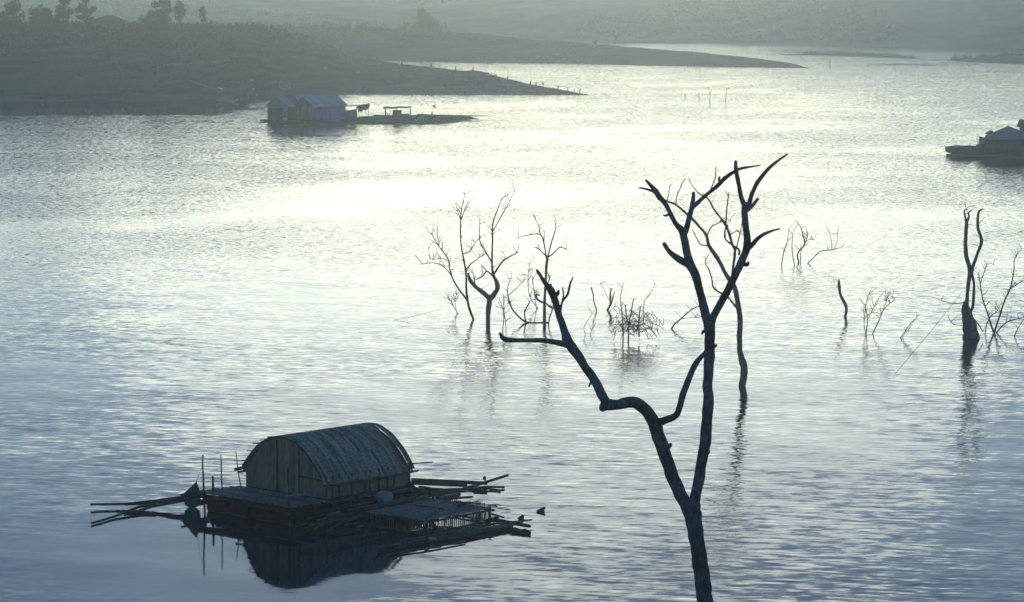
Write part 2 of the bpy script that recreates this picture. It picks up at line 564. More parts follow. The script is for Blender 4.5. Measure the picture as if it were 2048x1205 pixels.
# ------------------------------------------------------------------ drowned trees
def dead_tree(name, label, cat, base, limbs, seed, twigs=0, Y=None, foot=None, mat='deadwood', group=None, amp=.5, sub=4, sides=6, rough=.1, tl=(7, 22)):
    """limbs: (part name, [(x, y, width) ...]) traced at the tree's own distance; each gets its own depth"""
    rng = random.Random(seed)
    Y0 = Y or at(*base).y
    ppm = F / (Y0 * CP + 8 * SP)
    root = thing(name, label, cat, foot or Vector((at(base[0], base[1]).x, Y0, 0)), group)
    span = max(max(abs(base[1] - p[1]) for p in l[1]) for l in limbs) + 1
    def depth(x, y, bias):
        hfrac = min(1, abs(base[1] - y) / span)
        return Y0 + (noise.noise(Vector((x * .012 + seed, y * .012, seed * 1.7))) * 2 * amp * span / ppm * .4 + bias * span / ppm) * min(1, hfrac * 3)
    tw = MB()
    for li, (pn, pts) in enumerate(limbs):
        b_end = rng.uniform(-.16, .16) * amp if li else 0
        sp = spline([tuple(map(float, p)) for p in pts], sub)
        P, R = [], []
        n = len(sp)
        for k, (x, y, w) in enumerate(sp):
            jx = noise.noise(Vector((x * .05, y * .05, seed + li))) * w * .09
            P.append(atY(x + jx, y, depth(x, y, b_end * k / n)))
            R.append(max(w * 1.08, .9) / 2 / ppm * (1 + rough * noise.noise(Vector((x * .07, y * .07, seed * 3.1)))))
        if pts[0][1] >= base[1] - 8:                       # starts at the water or in the ground: run it on below
            P.insert(0, P[0] + (P[0] - P[2]).normalized() * .6 if foot is None else Vector(foot) - Z * .5)
            R.insert(0, R[0] * (1 if foot is None else 1.25))
        mb = MB().tube(P, R, sides if max(p[2] for p in pts) > 3 else 5, rough * .35, rng)
        mb.build(pn, M[mat], root, smooth=True)
        for _ in range(int(twigs * n / 5 + .5)) if pts[0][2] < 7 or li else []:
            k = rng.randrange(max(1, n // 3), n)
            x, y, w = sp[k]
            L = rng.uniform(*tl)
            a = rng.uniform(-2.6, -.5)
            q, c = [], Vector((x, y))
            for s in range(4):
                q.append(atY(c.x, c.y, depth(x, y, b_end * k / n) + rng.uniform(-.1, .1) * s * L / ppm * .6))
                c = c + Vector((math.cos(a), math.sin(a))) * L / 3
                a += rng.uniform(-.5, .5)
            tw.tube(q, [max(1.2, w * .5) / 2 / ppm, 1.0 / 2 / ppm, .85 / 2 / ppm, .6 / 2 / ppm], 4)
    if tw.v:
        tw.build('twigs', M['twig'], root, kind='stuff')
    return root

foot1 = Vector((at(1420, 1205).x * 0 + atY(1424, 1205, 55).x, 55.0, bank_h(atY(1424, 1205, 55).x, 55.0)))
dead_tree('dead_tree', 'tall bare forked tree in the foreground, its trunk leaving the frame at the bottom', 'dead tree', (1410, 1205), [
    ('trunk', [(1411, 1212, 31), (1403, 1150, 29), (1396, 1100, 29), (1390, 1055, 30), (1384, 1025, 32), (1387, 1008, 27)]),
    ('branch', [(1385, 1034, 24), (1366, 1000, 24), (1343, 946, 24), (1326, 900, 25), (1312, 856, 26), (1297, 828, 23), (1276, 808, 22), (1258, 805, 21), (1235, 810, 19), (1213, 810, 20), (1205, 818, 12)]),
    ('branch', [(1215, 812, 17), (1203, 788, 17), (1186, 756, 16), (1171, 735, 16), (1156, 711, 17), (1138, 687, 19), (1128, 660, 14), (1119, 633, 13), (1110, 601, 13), (1104, 584, 14), (1090, 566, 8), (1074, 541, 5)]),
    ('branch', [(1140, 692, 14), (1125, 688, 12), (1099, 683, 10), (1079, 681, 9), (1040, 681, 8), (1010, 679, 10), (1000, 667, 5)]),
    ('branch', [(1106, 588, 9), (1102, 576, 6), (1101, 568, 4)]),
    ('branch', [(1120, 632, 5), (1124, 606, 4), (1135, 589, 4.5), (1141, 566, 3.5), (1147, 554, 2)]),
    ('branch', [(1125, 602, 4), (1127, 590, 3), (1125, 576, 2.5)]),
    ('branch', [(1312, 846, 18), (1328, 842, 14), (1350, 832, 12), (1359, 816, 11), (1368, 783, 12), (1389, 732, 11), (1406, 711, 9), (1422, 697, 8), (1433, 691, 5)]),
    ('trunk', [(1384, 1034, 22), (1390, 1000, 21), (1404, 921, 20), (1412, 865, 21), (1417, 798, 19), (1415, 774, 18), (1419, 714, 20), (1419, 669, 21), (1420, 652, 22)]),
    ('branch', [(1421, 660, 18), (1411, 630, 17), (1401, 589, 15), (1390, 548, 16), (1380, 528, 17), (1374, 506, 14), (1369, 479, 14), (1364, 462, 13), (1350, 446, 9), (1331, 408, 9), (1317, 394, 9), (1309, 380, 9), (1292, 361, 4)]),
    ('branch', [(1312, 386, 7), (1303, 382, 5), (1290, 378, 4), (1277, 376, 2.5)]),
    ('branch', [(1368, 470, 12), (1372, 460, 11), (1380, 430, 10), (1385, 410, 9), (1387, 386, 6)]),
    ('branch', [(1384, 416, 9), (1393, 408, 8), (1413, 390, 7), (1435, 372, 8), (1451, 356, 8), (1470, 343, 6), (1484, 337, 5), (1521, 331, 1.6)]),
    ('branch', [(1421, 381, 3), (1430, 358, 2), (1431, 350, 2), (1432, 334, 1.4)]),
    ('branch', [(1382, 534, 13), (1370, 526, 13), (1355, 517, 12), (1339, 504, 9), (1328, 488, 7)]),
    ('branch', [(1420, 658, 16), (1426, 636, 14), (1443, 604, 14), (1464, 565, 14), (1480, 530, 14), (1492, 501, 14), (1495, 482, 14), (1492, 454, 12), (1489, 421, 12), (1491, 410, 12)]),
    ('branch', [(1491, 416, 10), (1484, 400, 9), (1478, 372, 8), (1472, 339, 8), (1471, 324, 6)]),
    ('branch', [(1492, 416, 10), (1499, 405, 9), (1506, 383, 8), (1520, 358, 8), (1544, 331, 6), (1576, 308, 3)]),
    ('branch', [(1496, 420, 8), (1505, 411, 7), (1517, 397, 5)]),
    ('branch', [(1493, 500, 10), (1502, 492, 9), (1517, 476, 7), (1536, 465, 5), (1559, 458, 3)]),
    ('stub', [(1188, 758, 8), (1181, 767, 5), (1178, 773, 3)]),
    ('stub', [(1422, 664, 9), (1409, 662, 7), (1404, 668, 4)]),
    ('stub', [(1486, 528, 9), (1494, 530, 7), (1497, 525, 4)]),
    ('stub', [(1340, 428, 6), (1331, 432, 4), (1327, 430, 2.5)]),
    ('stub', [(1440, 366, 6), (1438, 358, 4.5), (1440, 354, 3)]),
    ('stub', [(1107, 594, 9), (1115, 588, 7), (1117, 582, 4)]),
    ('stub', [(1326, 902, 14), (1338, 893, 9), (1341, 889, 6)]),
    ('stub', [(1408, 900, 12), (1416, 905, 8), (1418, 902, 5)]),
], 3, Y=55.0, foot=foot1, mat='bark', amp=.35, sub=5, sides=12, rough=.1)

dead_tree('dead_tree', 'slim crooked dead tree standing in the water just behind the foreground tree', 'dead tree', (1484, 772), [
    ('trunk', [(1484, 772, 12), (1489, 738, 13), (1487, 728, 14), (1480, 706, 11), (1479, 680, 11), (1480, 640, 10), (1476, 610, 10), (1468, 572, 9), (1454, 553, 8), (1435, 517, 8), (1418, 492, 7), (1413, 472, 6), (1399, 454, 5), (1384, 438, 5), (1352, 410, 4), (1330, 401, 3.5), (1314, 378, 2)]),
    ('branch', [(1352, 411, 2.5), (1353, 395, 2), (1360, 378, 2), (1370, 357, 1.4)]),
    ('branch', [(1334, 402, 2), (1338, 385, 1.6), (1340, 368, 1)]),
    ('branch', [(1414, 473, 3), (1422, 455, 2.6), (1432, 449, 2.4), (1445, 443, 2)]),
    ('branch', [(1464, 562, 6), (1466, 538, 5), (1470, 503, 5), (1465, 490, 5), (1454, 456, 4.5), (1440, 435, 4), (1428, 419, 3.5), (1415, 397, 3), (1396, 386, 2.4), (1377, 360, 1.4)]),
    ('branch', [(1452, 448, 3), (1453, 425, 2.6), (1455, 406, 2.4), (1458, 385, 1.8)]),
    ('branch', [(1478, 510, 4), (1478, 500, 4), (1467, 492, 4), (1452, 480, 3), (1449, 468, 2.6), (1451, 456, 2)]),
    ('branch', [(1417, 491, 3), (1402, 490, 2.4), (1394, 478, 2), (1384, 459, 1.4)]),
    ('branch', [(1478, 622, 4.5), (1466, 607, 4), (1452, 592, 3.4), (1428, 578, 3), (1424, 560, 2.6), (1418, 540, 2.4), (1410, 524, 1.8), (1419, 507, 1.4)]),
    ('branch', [(1472, 500, 3), (1478, 476, 2.4), (1484, 449, 1.6)]),
    ('branch', [(1456, 454, 2.4), (1446, 440, 2), (1438, 446, 1.6), (1450, 436, 1.4), (1462, 444, 1.2)]),
    ('branch', [(1460, 470, 2.2), (1475, 462, 1.6), (1486, 470, 1.2), (1498, 462, 1)]),
], 5, twigs=.9, amp=.5, rough=.15, sides=8)

dead_tree('dead_tree', 'thick Y-shaped dead tree with tall thin shoots, left middle of the lake', 'dead tree', (976, 646), [
    ('trunk', [(976, 647, 10), (976, 628, 11), (978, 608, 12), (980, 592, 11)]),
    ('branch', [(980, 600, 9), (969, 588, 8.5), (950, 573, 8), (940, 560, 7), (936, 547, 3.5)]),
    ('branch', [(950, 573, 3), (949, 560, 2.4), (947, 549, 1.6)]),
    ('branch', [(980, 600, 10), (988, 589, 10), (995, 578, 9.5), (993, 564, 8), (986, 548, 5), (984, 523, 3.6), (985, 479, 3), (985, 452, 2.6), (993, 425, 2), (1004, 396, 1.2)]),
    ('branch', [(986, 463, 2), (1004, 430, 1.8), (1015, 411, 1.5), (1032, 377, .9)]),
    ('branch', [(1002, 402, 1.2), (1012, 394, 1.1), (1010, 416, .9)]),
    ('branch', [(987, 550, 4), (1003, 526, 3.6), (1012, 518, 3), (1036, 505, 1.8)]),
    ('branch', [(984, 525, 3), (969, 501, 2.6), (959, 479, 2), (960, 441, 1.2)]),
    ('branch', [(985, 552, 3.4), (974, 543, 3), (966, 552, 2.8), (952, 560, 2)]),
], 7, twigs=1.8, amp=.5, rough=.18, tl=(9, 26))

dead_tree('dead_tree', 'slender many-branched dead tree, leftmost of the drowned trees', 'dead tree', (947, 639), [
    ('trunk', [(947, 640, 4.4), (937, 612, 5), (933, 584, 4.6), (932, 548, 4), (928, 523, 3.6), (922, 488, 3), (921, 452, 2.4), (923, 419, 1.8), (930, 389, 1)]),
    ('branch', [(934, 600, 4), (917, 578, 3.6), (906, 559, 3.2), (899, 537, 2.8), (896, 518, 2.4), (878, 493, 1.9), (862, 466, 1.2)]),
    ('branch', [(904, 554, 2), (889, 535, 1.7), (867, 526, 1.4), (840, 529, .9)]),
    ('branch', [(897, 522, 1.6), (882, 517, 1.4), (862, 518, 1.2), (857, 494, .8)]),
    ('branch', [(921, 440, 1.4), (916, 424, 1.2), (911, 407, .8)]),
    ('branch', [(923, 440, 1.4), (930, 418, 1.2), (937, 402, .8)]),
    ('branch', [(932, 545, 2.4), (941, 529, 2), (957, 517, 1.6), (970, 508, 1)]),
    ('branch', [(926, 508, 2.2), (938, 504, 2), (946, 494, 1.7), (952, 483, 1.1)]),
    ('branch', [(878, 493, 1.2), (876, 480, 1), (874, 462, .7)]),
], 9, twigs=2.2, amp=.6, rough=.1, tl=(9, 30))

dead_tree('dead_tree', 'straight dead tree with a crown of curling shoots behind the horizontal bough', 'dead tree', (1089, 650), [
    ('trunk', [(1089, 651, 7), (1089, 608, 6), (1091, 562, 5), (1093, 530, 5.5), (1096, 511, 4.5)]),
    ('branch', [(1093, 518, 3.2), (1088, 488, 2.6), (1081, 470, 2.2), (1059, 470, 1.8), (1032, 477, 1)]),
    ('branch', [(1081, 471, 1.8), (1077, 452, 1.4), (1066, 430, .8)]),
    ('branch', [(1096, 513, 3), (1103, 485, 2.6), (1110, 463, 2), (1112, 446, 1.2)]),
    ('branch', [(1095, 516, 3), (1107, 507, 2.6), (1121, 495, 2), (1134, 501, 1.1)]),
    ('branch', [(1093, 513, 2.4), (1078, 499, 2), (1069, 495, 1.4)]),
    ('branch', [(1088, 489, 1.6), (1089, 460, 1)]),
    ('branch', [(1089, 606, 3), (1082, 604, 4), (1074, 598, 4), (1073, 590, 3.4), (1080, 592, 2)]),
    ('branch', [(1090, 604, 3), (1099, 614, 3.4), (1111, 618, 3)]),
    ('branch', [(1092, 540, 2), (1099, 556, 1.8), (1096, 566, 1.5)]),
], 11, twigs=1.4, amp=.5, tl=(7, 20))

dead_tree('dead_tree', 'low curved dead limb lying on the water between two drowned trees', 'dead tree', (1071, 646), [
    ('trunk', [(1073, 646, 3), (1051, 644, 3.6), (1029, 625, 3), (1019, 605, 2.6), (1015, 578, 2), (1021, 559, 1)]),
    ('branch', [(1052, 644, 2.6), (1049, 627, 2.6), (1054, 614, 2.4), (1060, 603, 1.8)]),
    ('branch', [(1018, 590, 1.8), (1037, 573, 1.4), (1048, 561, .9)]),
], 13, twigs=2.2, tl=(8, 22))
dead_tree('dead_sapling', 'pair of thin bare saplings right of the Y-shaped dead tree', 'sapling', (1005, 662), [
    ('stem', [(1005, 662, 1.8), (1008, 630, 1.8), (1007, 589, 1.2)]),
    ('stem', [(1012, 660, 1.6), (1010, 636, 1.6), (1002, 606, 1)]),
], 14, twigs=3.2, tl=(8, 22))
dead_tree('dead_sapling', 'wispy bare sapling left of the straight dead tree', 'sapling', (1076, 617), [
    ('stem', [(1076, 617, 1.6), (1060, 595, 1.6), (1056, 562, 1.3), (1059, 531, .8)]),
    ('stem', [(1073, 615, 1.5), (1069, 590, 1.4), (1065, 556, 1)]),
], 15, twigs=4, tl=(8, 26))
dead_tree('dead_stump', 'short leaning stick at the foot of the straight dead tree', 'stump', (1097, 651), [
    ('stem', [(1097, 651, 2.6), (1099, 636, 2.8), (1103, 625, 2.6), (1107, 612, 2)])], 16, twigs=.6)
dead_tree('dead_sapling', 'faint low brushwood left of the slender drowned tree', 'sapling', (913, 628), [
    ('stem', [(916, 628, 1.3), (908, 615, 1.2), (900, 600, .8)]),
    ('stem', [(914, 628, 1.3), (910, 604, 1.2), (914, 588, .8)])], 17, twigs=5, tl=(8, 20))

dead_tree('dead_stump', 'thin wavy stump in the water right of the lowest bough', 'stump', (1193, 622), [
    ('stem', [(1193, 622, 2.4), (1192, 616, 2.4), (1188, 604, 2.2), (1186, 588, 2.4), (1182, 575, 2.8)])], 21)
dead_tree('dead_stump', 'small two-pronged stump beside the wavy stump', 'stump', (1216, 621), [
    ('stem', [(1215, 621, 4), (1221, 608, 4), (1220, 591, 3.2), (1223, 577, 2.6)]),
    ('branch', [(1222, 609, 3), (1225, 600, 2.4), (1229, 583, 1.6)]),
    ('branch', [(1219, 603, 1), (1208, 580, .9), (1200, 565, .6)])], 22, twigs=.8)

# a tangle of drowned brushwood
rg = random.Random(31)
limbs = [('stem', [(1246, 677, 2.6), (1246, 650, 2.6), (1243, 619, 2.2), (1241, 597, 1.6), (1244, 578, 1.3), (1248, 566, .9)]),
         ('stem', [(1257, 676, 3.2), (1257, 650, 3), (1253, 634, 3), (1251, 612, 2.4)]),
         ('stem', [(1257, 650, 2.6), (1263, 622, 2.2), (1267, 598, 1.6)]),
         ('stem', [(1278, 674, 3.4), (1278, 640, 3), (1281, 613, 2)]),
         ('stem', [(1284, 664, 2.2), (1293, 658, 2.2), (1304, 661, 2), (1314, 674, 1.8)]),
         ('stem', [(1287, 650, 1.6), (1288, 605, 1.3), (1300, 590, 1.1), (1311, 566, .7)])]
for k in range(40):
    x0 = rg.choice((1246, 1256, 1268, 1279, 1284)) + rg.uniform(-5, 5)
    y0 = rg.uniform(630, 672)
    s = -1 if rg.random() < .42 else 1
    L = rg.uniform(14, 62)
    hp = rg.uniform(2, 20)
    limbs.append(('stem', [(x0, y0, 1.2), (x0 + s * L * .45, y0 - hp, 1.0), (x0 + s * L * .85, y0 - hp * .2, .9), (x0 + s * L, min(y0 + rg.uniform(2, 16), 682), .8)]))
dead_tree('brushwood', 'tangled mass of dead brushwood in the water left of the foreground trunk', 'brushwood', (1262, 684), limbs, 33, twigs=.8, amp=.8, tl=(6, 20))
dead_tree('dead_branch', 'bare branch leaning out of the water behind the foreground fork', 'branch', (1344, 658), [
    ('stem', [(1343, 658, 3), (1350, 648, 3), (1361, 639, 2.6), (1373, 628, 2.4), (1389, 616, 2.2), (1401, 613, 1.4)]),
    ('stem', [(1362, 638, 1.4), (1380, 636, 1.2), (1400, 635, 1), (1407, 630, .7)])], 35, twigs=1.4)
dead_tree('dead_sapling', 'pair of faint thin reeds leaning right, left of the brushwood', 'sapling', (1172, 670), [
    ('stem', [(1171, 670, 1.2), (1168, 655, 1.2), (1178, 638, 1.1), (1189, 621, .8)]),
    ('stem', [(1180, 670, 1.2), (1185, 657, 1.1), (1192, 646, .8)])], 36, twigs=.8)

# drowned shoots and stumps on the right
dead_tree('dead_sapling', 'two slim upright shoots right of the foreground tree, far out', 'sapling', (1563, 531), [
    ('stem', [(1563, 531, 2), (1567, 507, 2), (1575, 482, 1.8), (1577, 460, 1)]),
    ('stem', [(1588, 525, 1.9), (1584, 496, 1.8), (1586, 464, 1.1)])], 41, twigs=1.0)
dead_tree('dead_tree', 'small forked shrub in the water beside two upright shoots', 'dead tree', (1597, 524), [
    ('trunk', [(1597, 522, 3), (1595, 510, 3), (1602, 498, 2.8), (1609, 488, 2.6), (1606, 471, 2), (1600, 450, .9)]),
    ('branch', [(1609, 488, 2), (1614, 477, 1.8), (1615, 466, 1)]),
    ('branch', [(1609, 487, 1.4), (1617, 480, 1.2), (1627, 480, .8)]),
    ('branch', [(1601, 528, 2), (1602, 504, 1.7), (1609, 488, 1.5)])], 42, twigs=2.6, tl=(6, 18))
dead_tree('dead_branch', 'bent bare branch reaching right over the water', 'branch', (1616, 527), [
    ('stem', [(1616, 527, 2.2), (1629, 514, 2), (1642, 503, 2), (1664, 500, 1.8), (1684, 495, .8)]),
    ('stem', [(1664, 500, 1.3), (1662, 478, 1.1), (1653, 452, .7)]),
    ('stem', [(1668, 499, 1.2), (1675, 480, 1), (1674, 464, .7)])], 43, twigs=.7)
dead_tree('dead_stump', 'bare single stump bent in the middle, alone in the water', 'stump', (1691, 634), [
    ('stem', [(1690, 634, 5), (1693, 620, 6), (1690, 608, 6), (1684, 597, 6), (1680, 586, 5), (1678, 570, 6), (1678, 559, 2.6)])], 44, rough=.2, sides=8)
dead_tree('dead_sapling', 'bunch of bare upright twigs right of the bent stump', 'sapling', (1732, 669), [
    ('stem', [(1732, 669, 1.8), (1735, 640, 1.8), (1731, 612, 1.5), (1740, 585, .8)]),
    ('stem', [(1731, 666, 1.5), (1728, 645, 1.3), (1730, 626, .9)]),
    ('stem', [(1735, 640, 1.2), (1748, 615, 1), (1757, 599, .7)])], 45, twigs=3.6, tl=(6, 24))
dead_tree('dead_sapling', 'bare twigs fanning to the right in the water', 'sapling', (1745, 669), [
    ('stem', [(1745, 669, 2), (1760, 637, 1.9), (1769, 617, 1.6), (1791, 599, .9)]),
    ('stem', [(1763, 630, 1.4), (1770, 610, 1.2), (1781, 583, .7)])], 46, twigs=4, tl=(6, 24))
dead_tree('dead_sapling', 'low sticks slanting right near the large right-hand tree', 'sapling', (1801, 676), [
    ('stem', [(1801, 676, 1.8), (1819, 651, 1.5), (1837, 631, .8)]),
    ('stem', [(1804, 676, 1.3), (1815, 662, 1.1), (1826, 648, .7)])], 47, twigs=1.6, tl=(5, 14))

dead_tree('dead_tree', 'twin-stemmed dead tree with swollen foot near the right edge', 'dead tree', (1941, 676), [
    ('trunk', [(1941, 678, 31), (1941, 664, 30), (1938, 645, 24), (1933, 622, 17), (1931, 605, 10)]),
    ('branch', [(1933, 612, 9), (1934, 600, 8), (1937, 569, 7), (1940, 541, 9), (1937, 528, 8), (1932, 511, 8), (1931, 479, 7), (1933, 447, 7)]),
    ('branch', [(1933, 449, 5), (1931, 436, 4), (1929, 422, 3), (1934, 419, 2)]),
    ('branch', [(1933, 449, 5), (1938, 433, 4), (1937, 426, 3), (1944, 420, 2)]),
    ('branch', [(1940, 624, 6), (1946, 611, 6), (1948, 569, 5), (1944, 543, 6), (1953, 513, 6), (1963, 482, 6), (1956, 456, 5.5), (1957, 426, 4.5), (1966, 418, 2)]),
    ('branch', [(1930, 605, 2), (1920, 607, 2), (1902, 607, 1.6), (1865, 595, .8)]),
    ('branch', [(1946, 636, 2), (1956, 648, 2.4), (1966, 664, 2)]),
    ('branch', [(1930, 652, 1.4), (1905, 648, 1.3), (1896, 632, .9)])], 51, twigs=.8, rough=.2, sides=9, amp=.3, tl=(7, 22))
dead_tree('dead_tree', 'wide spreading bare bush at the right edge beside the twin-stemmed tree', 'dead tree', (1988, 666), [
    ('trunk', [(1988, 666, 4.4), (1982, 650, 4), (1975, 626, 3.2), (1966, 600, 2.6), (1960, 565, 2), (1957, 545, 1.2)]),
    ('branch', [(1960, 572, 1.8), (1968, 545, 1.5), (1976, 527, 1.2), (1990, 531, .8)]),
    ('branch', [(1989, 664, 4), (2000, 630, 3.4), (2009, 603, 3), (2021, 575, 2.6), (2028, 541, 2.2), (2029, 519, 1.6), (2043, 498, .9)]),
    ('branch', [(2021, 578, 2.2), (2034, 569, 1.8), (2052, 559, 1.2)]),
    ('branch', [(1993, 666, 3), (2005, 652, 2.6), (2020, 642, 2.2), (2052, 634, 1.2)]),
    ('branch', [(1970, 669, 2.2), (1975, 645, 1.9), (1987, 628, 1.6), (2004, 624, 1)])], 52, twigs=2.4, tl=(7, 26))
dead_tree('dead_sapling', 'lone thin stick at the very right edge of the water', 'sapling', (2029, 673), [
    ('stem', [(2029, 673, 2), (2036, 657, 1.7), (2048, 639, 1)])], 53, twigs=1.5)

# far thin shoots in the open water
for i, (lab, pts) in enumerate([
        ('tiny dark twig, leftmost of four far out in the bright water', [(1370, 195, 1.2), (1369, 188, 1)]),
        ('tiny upright stick, second from left of four far out', [(1398, 196, 1.4), (1398, 184, 1)]),
        ('tiny forked shoot, third from left of four far out', [(1419, 203, 1.4), (1420, 190, 1.1), (1416, 175, .8)]),
        ('tall thin shoot, rightmost of four far out', [(1451, 204, 1.4), (1452, 190, 1.2), (1453, 176, .9)]),
        ('thin post in the far water left of the pair below the island', [(1660, 135, 1.2), (1660, 122, .9)]),
        ('thin post in the far water, left one of a pair below the island', [(1788, 135, 1.1), (1788, 127, .8)]),
        ('thin post in the far water, right one of a pair below the island', [(1834, 136, 1.4), (1834, 120, .9)])]):
    lim = [('stem', pts)]
    if i == 2: lim.append(('stem', [(1420, 190, .9), (1424, 178, .6)]))
    if i == 3: lim.append(('stem', [(1453, 180, .8), (1459, 176, .6)]))
    dead_tree('water_stick', lab, 'stick', pts[0][:2], lim, 60 + i, sub=2)

# a line from the right-hand tree down to the water
ln = MB()
pa, pb = at(1783, 752), atY(1925, 583, at(1941, 676).y)
ln.tube([pa - Z * .1, pa.lerp(pb, .5) - Z * .12, pb], .012, 4)
ln.build_own('mooring_line', M['twig'], pa, label='thin taut line running from the twin-stemmed tree down into the water', cat='rope')
pa, pb = at(765, 641), atY(890, 617, at(947, 639).y)
MB().tube([pa - Z * .1, pa.lerp(pb, .5) - Z * .1, pb], .008, 4).build_own('fishing_line', M['twig'], pa, label='faint line from the leftmost drowned tree out to the left', cat='rope')

# ------------------------------------------------------------------ the near raft with its arched bamboo hut
RG = random.Random(77)
C0 = at(650, 993, .75)
UA = math.radians(47)
U, V = Vector((math.cos(UA), math.sin(UA), 0)), Vector((-math.sin(UA), math.cos(UA), 0))
LU, WV, DZ = 3.8, 3.72, .72
def hp(u, v, z): return Vector((C0.x, C0.y, 0)) + U * u + V * v + Z * z
def arch(f): return DZ + .60 + 1.14 * (1 - min(1.3, abs(2 * f - 1)) ** 2.15)

hut = thing('floating_hut', 'arched bamboo hut on a raft with plank deck, nearest the camera', 'houseboat', hp(LU / 2, WV / 2, 0))
# raft under it
for v in (-.25, .55, 1.5, 2.5, 3.4, 4.0):
    MB().tube([hp(-1.75, v, .3 + RG.uniform(-.04, .04)), hp(1, v, .32), hp(LU + .6, v + RG.uniform(-.1, .1), .3)], [.1, .12, .1], 7).build('raft_log', M['darkwood'], hut, smooth=True)
for u in (-1.7, -1.0, -.1, 1.2, 2.5, LU):
    MB().plank(hp(u, -.5, .52), hp(u, WV + .3, .52), .12, .14).build('cross_beam', M['darkwood'], hut)
for u, v in ((-1.3, .1), (-1.3, 1.2), (-1.3, 2.4), (-1.3, 3.5), (.7, -.1), (2.0, -.1), (3.3, -.1)):
    d = MB().tube([hp(u, v - .42, .16), hp(u, v - .4, .16), hp(u, v - .1, .16), hp(u, v + .15, .16), hp(u, v + .4, .16), hp(u, v + .42, .16)], [.2, .25, .25, .25, .25, .2], 12)
    d.build('float_drum', M['drum'], hut)
for u0, u1, zz in ((0.05, LU, .42), (0.05, LU + .1, .6)):
    MB().plank(hp(u0, -.06, zz), hp(u1, -.06, zz), .1, .13).build('sill_beam', M['darkwood'], hut)
for k, v in enumerate((-.62, -.82, -1.02, -1.22, -1.42)):           # low log platform on the cage side
    MB().tube([hp(.1 + .15 * k, v, .26), hp(2, v + .04, .3), hp(LU - .2 + .1 * (k % 2), v, .28)], [.09, .1, .08], 7).build('raft_log', M['darkwood'], hut, smooth=True)
# deck planks
u = -1.78
while u < -.06:
    w = RG.uniform(.125, .165)
    a, b = -.3 + RG.uniform(-.06, .06), WV + .05 + .55 * (u + .1) / -1.7 + RG.uniform(-.18, .18)
    z = .64 + RG.uniform(-.008, .012)
    MB().plank(hp(u + w / 2, a, z), hp(u + w / 2, b, z), w - .016, .035).build('deck_plank', M['deck'], hut)
    u += w
for k, v in enumerate((-.12,)):
    MB().plank(hp(-.05, v, .56 - k * .01), hp(LU + .1, v, .56 - k * .01), .12, .03).build('deck_plank', M['deck'], hut)
MB().box(hp(LU / 2, WV / 2, .62), U * (LU / 2), V * (WV / 2 - .05), Z * .03).build('floor', M['darkwood'], hut)
# end wall of upright split-bamboo slats
v = .02
while v < WV - .04:
    w = min(RG.uniform(.12, .2), WV - .02 - v)
    f0, f1 = v / WV, (v + w - .012) / WV
    du = RG.uniform(-.012, .012)
    p = [hp(du, v, DZ - .05 + RG.uniform(-.03, .02)), hp(du, v + w - .012, DZ - .05), hp(du, v + w - .012, arch(f1) - .05), hp(du, v, arch(f0) - .05)]
    MB().prism(p, U * .02).build('wall_slat', M['wall_slat'], hut)
    v += w
poly = [hp(.05, WV * k / 16, arch(k / 16) - .07) for k in range(17)]
MB().prism([hp(.05, 0, DZ - .06)] + poly + [hp(.05, WV, DZ - .06)], U * .02).build('wall_backing', M['wall_slat'], hut)
poly = [hp(LU - .06, WV * k / 16, arch(k / 16) - .07) for k in range(17)]
MB().prism([hp(LU - .06, 0, DZ - .06)] + poly + [hp(LU - .06, WV, DZ - .06)], U * .03).build('rear_wall', M['wall_slat'], hut)
for vv, zt in ((1.18, 1.0), (2.2, .9)):
    MB().plank(hp(-.025, vv, DZ - .08), hp(-.025, vv, arch(vv / WV) - .1), .05, .03, U).build('door_post', M['pole'], hut)
MB().plank(hp(-.03, .1, DZ + .52), hp(-.03, 1.2, DZ + .56), .03, .03).build('rail', M['darkwood'], hut)
# side walls: woven mats between posts
for side, vv in ((0, -.01), (1, WV + .01)):
    us = [.02, .58, 1.15, 1.75, 2.35, 3.05, LU - .05]
    for a, b in zip(us, us[1:]):
        lo = DZ - .1 - .12 * (a / LU) + RG.uniform(-.05, .03)
        mb = MB()
        for k in range(4):
            z0, z1 = lo + (1.33 - lo) * k / 4, lo + (1.33 - lo) * (k + 1) / 4 - .006
            o = RG.uniform(-.012, .008)
            mb = MB().prism([hp(a + .02, vv + o, z0), hp(b - .02, vv + o, z0 + RG.uniform(-.012, .012)), hp(b - .02, vv + o, z1), hp(a + .02, vv + o, z1)], V * .018)
            mb.build('wall_panel', M['mat_weave'], hut)
    for a in us + [.3, 1.95, 2.75]:
        lo = DZ - .35 if a in (1.15, 3.05) else DZ - .15
        MB().tube([hp(a, vv - .03, lo), hp(a, vv - .03, 1.36)], .03, 6).build('post', M['bamboo'], hut, smooth=True)
MB().prism([hp(.06, .02, DZ - .05), hp(LU - .1, .02, DZ - .05), hp(LU - .1, .02, 1.32), hp(.06, .02, 1.32)], V * .02).build('wall_backing', M['mat_weave'], hut)
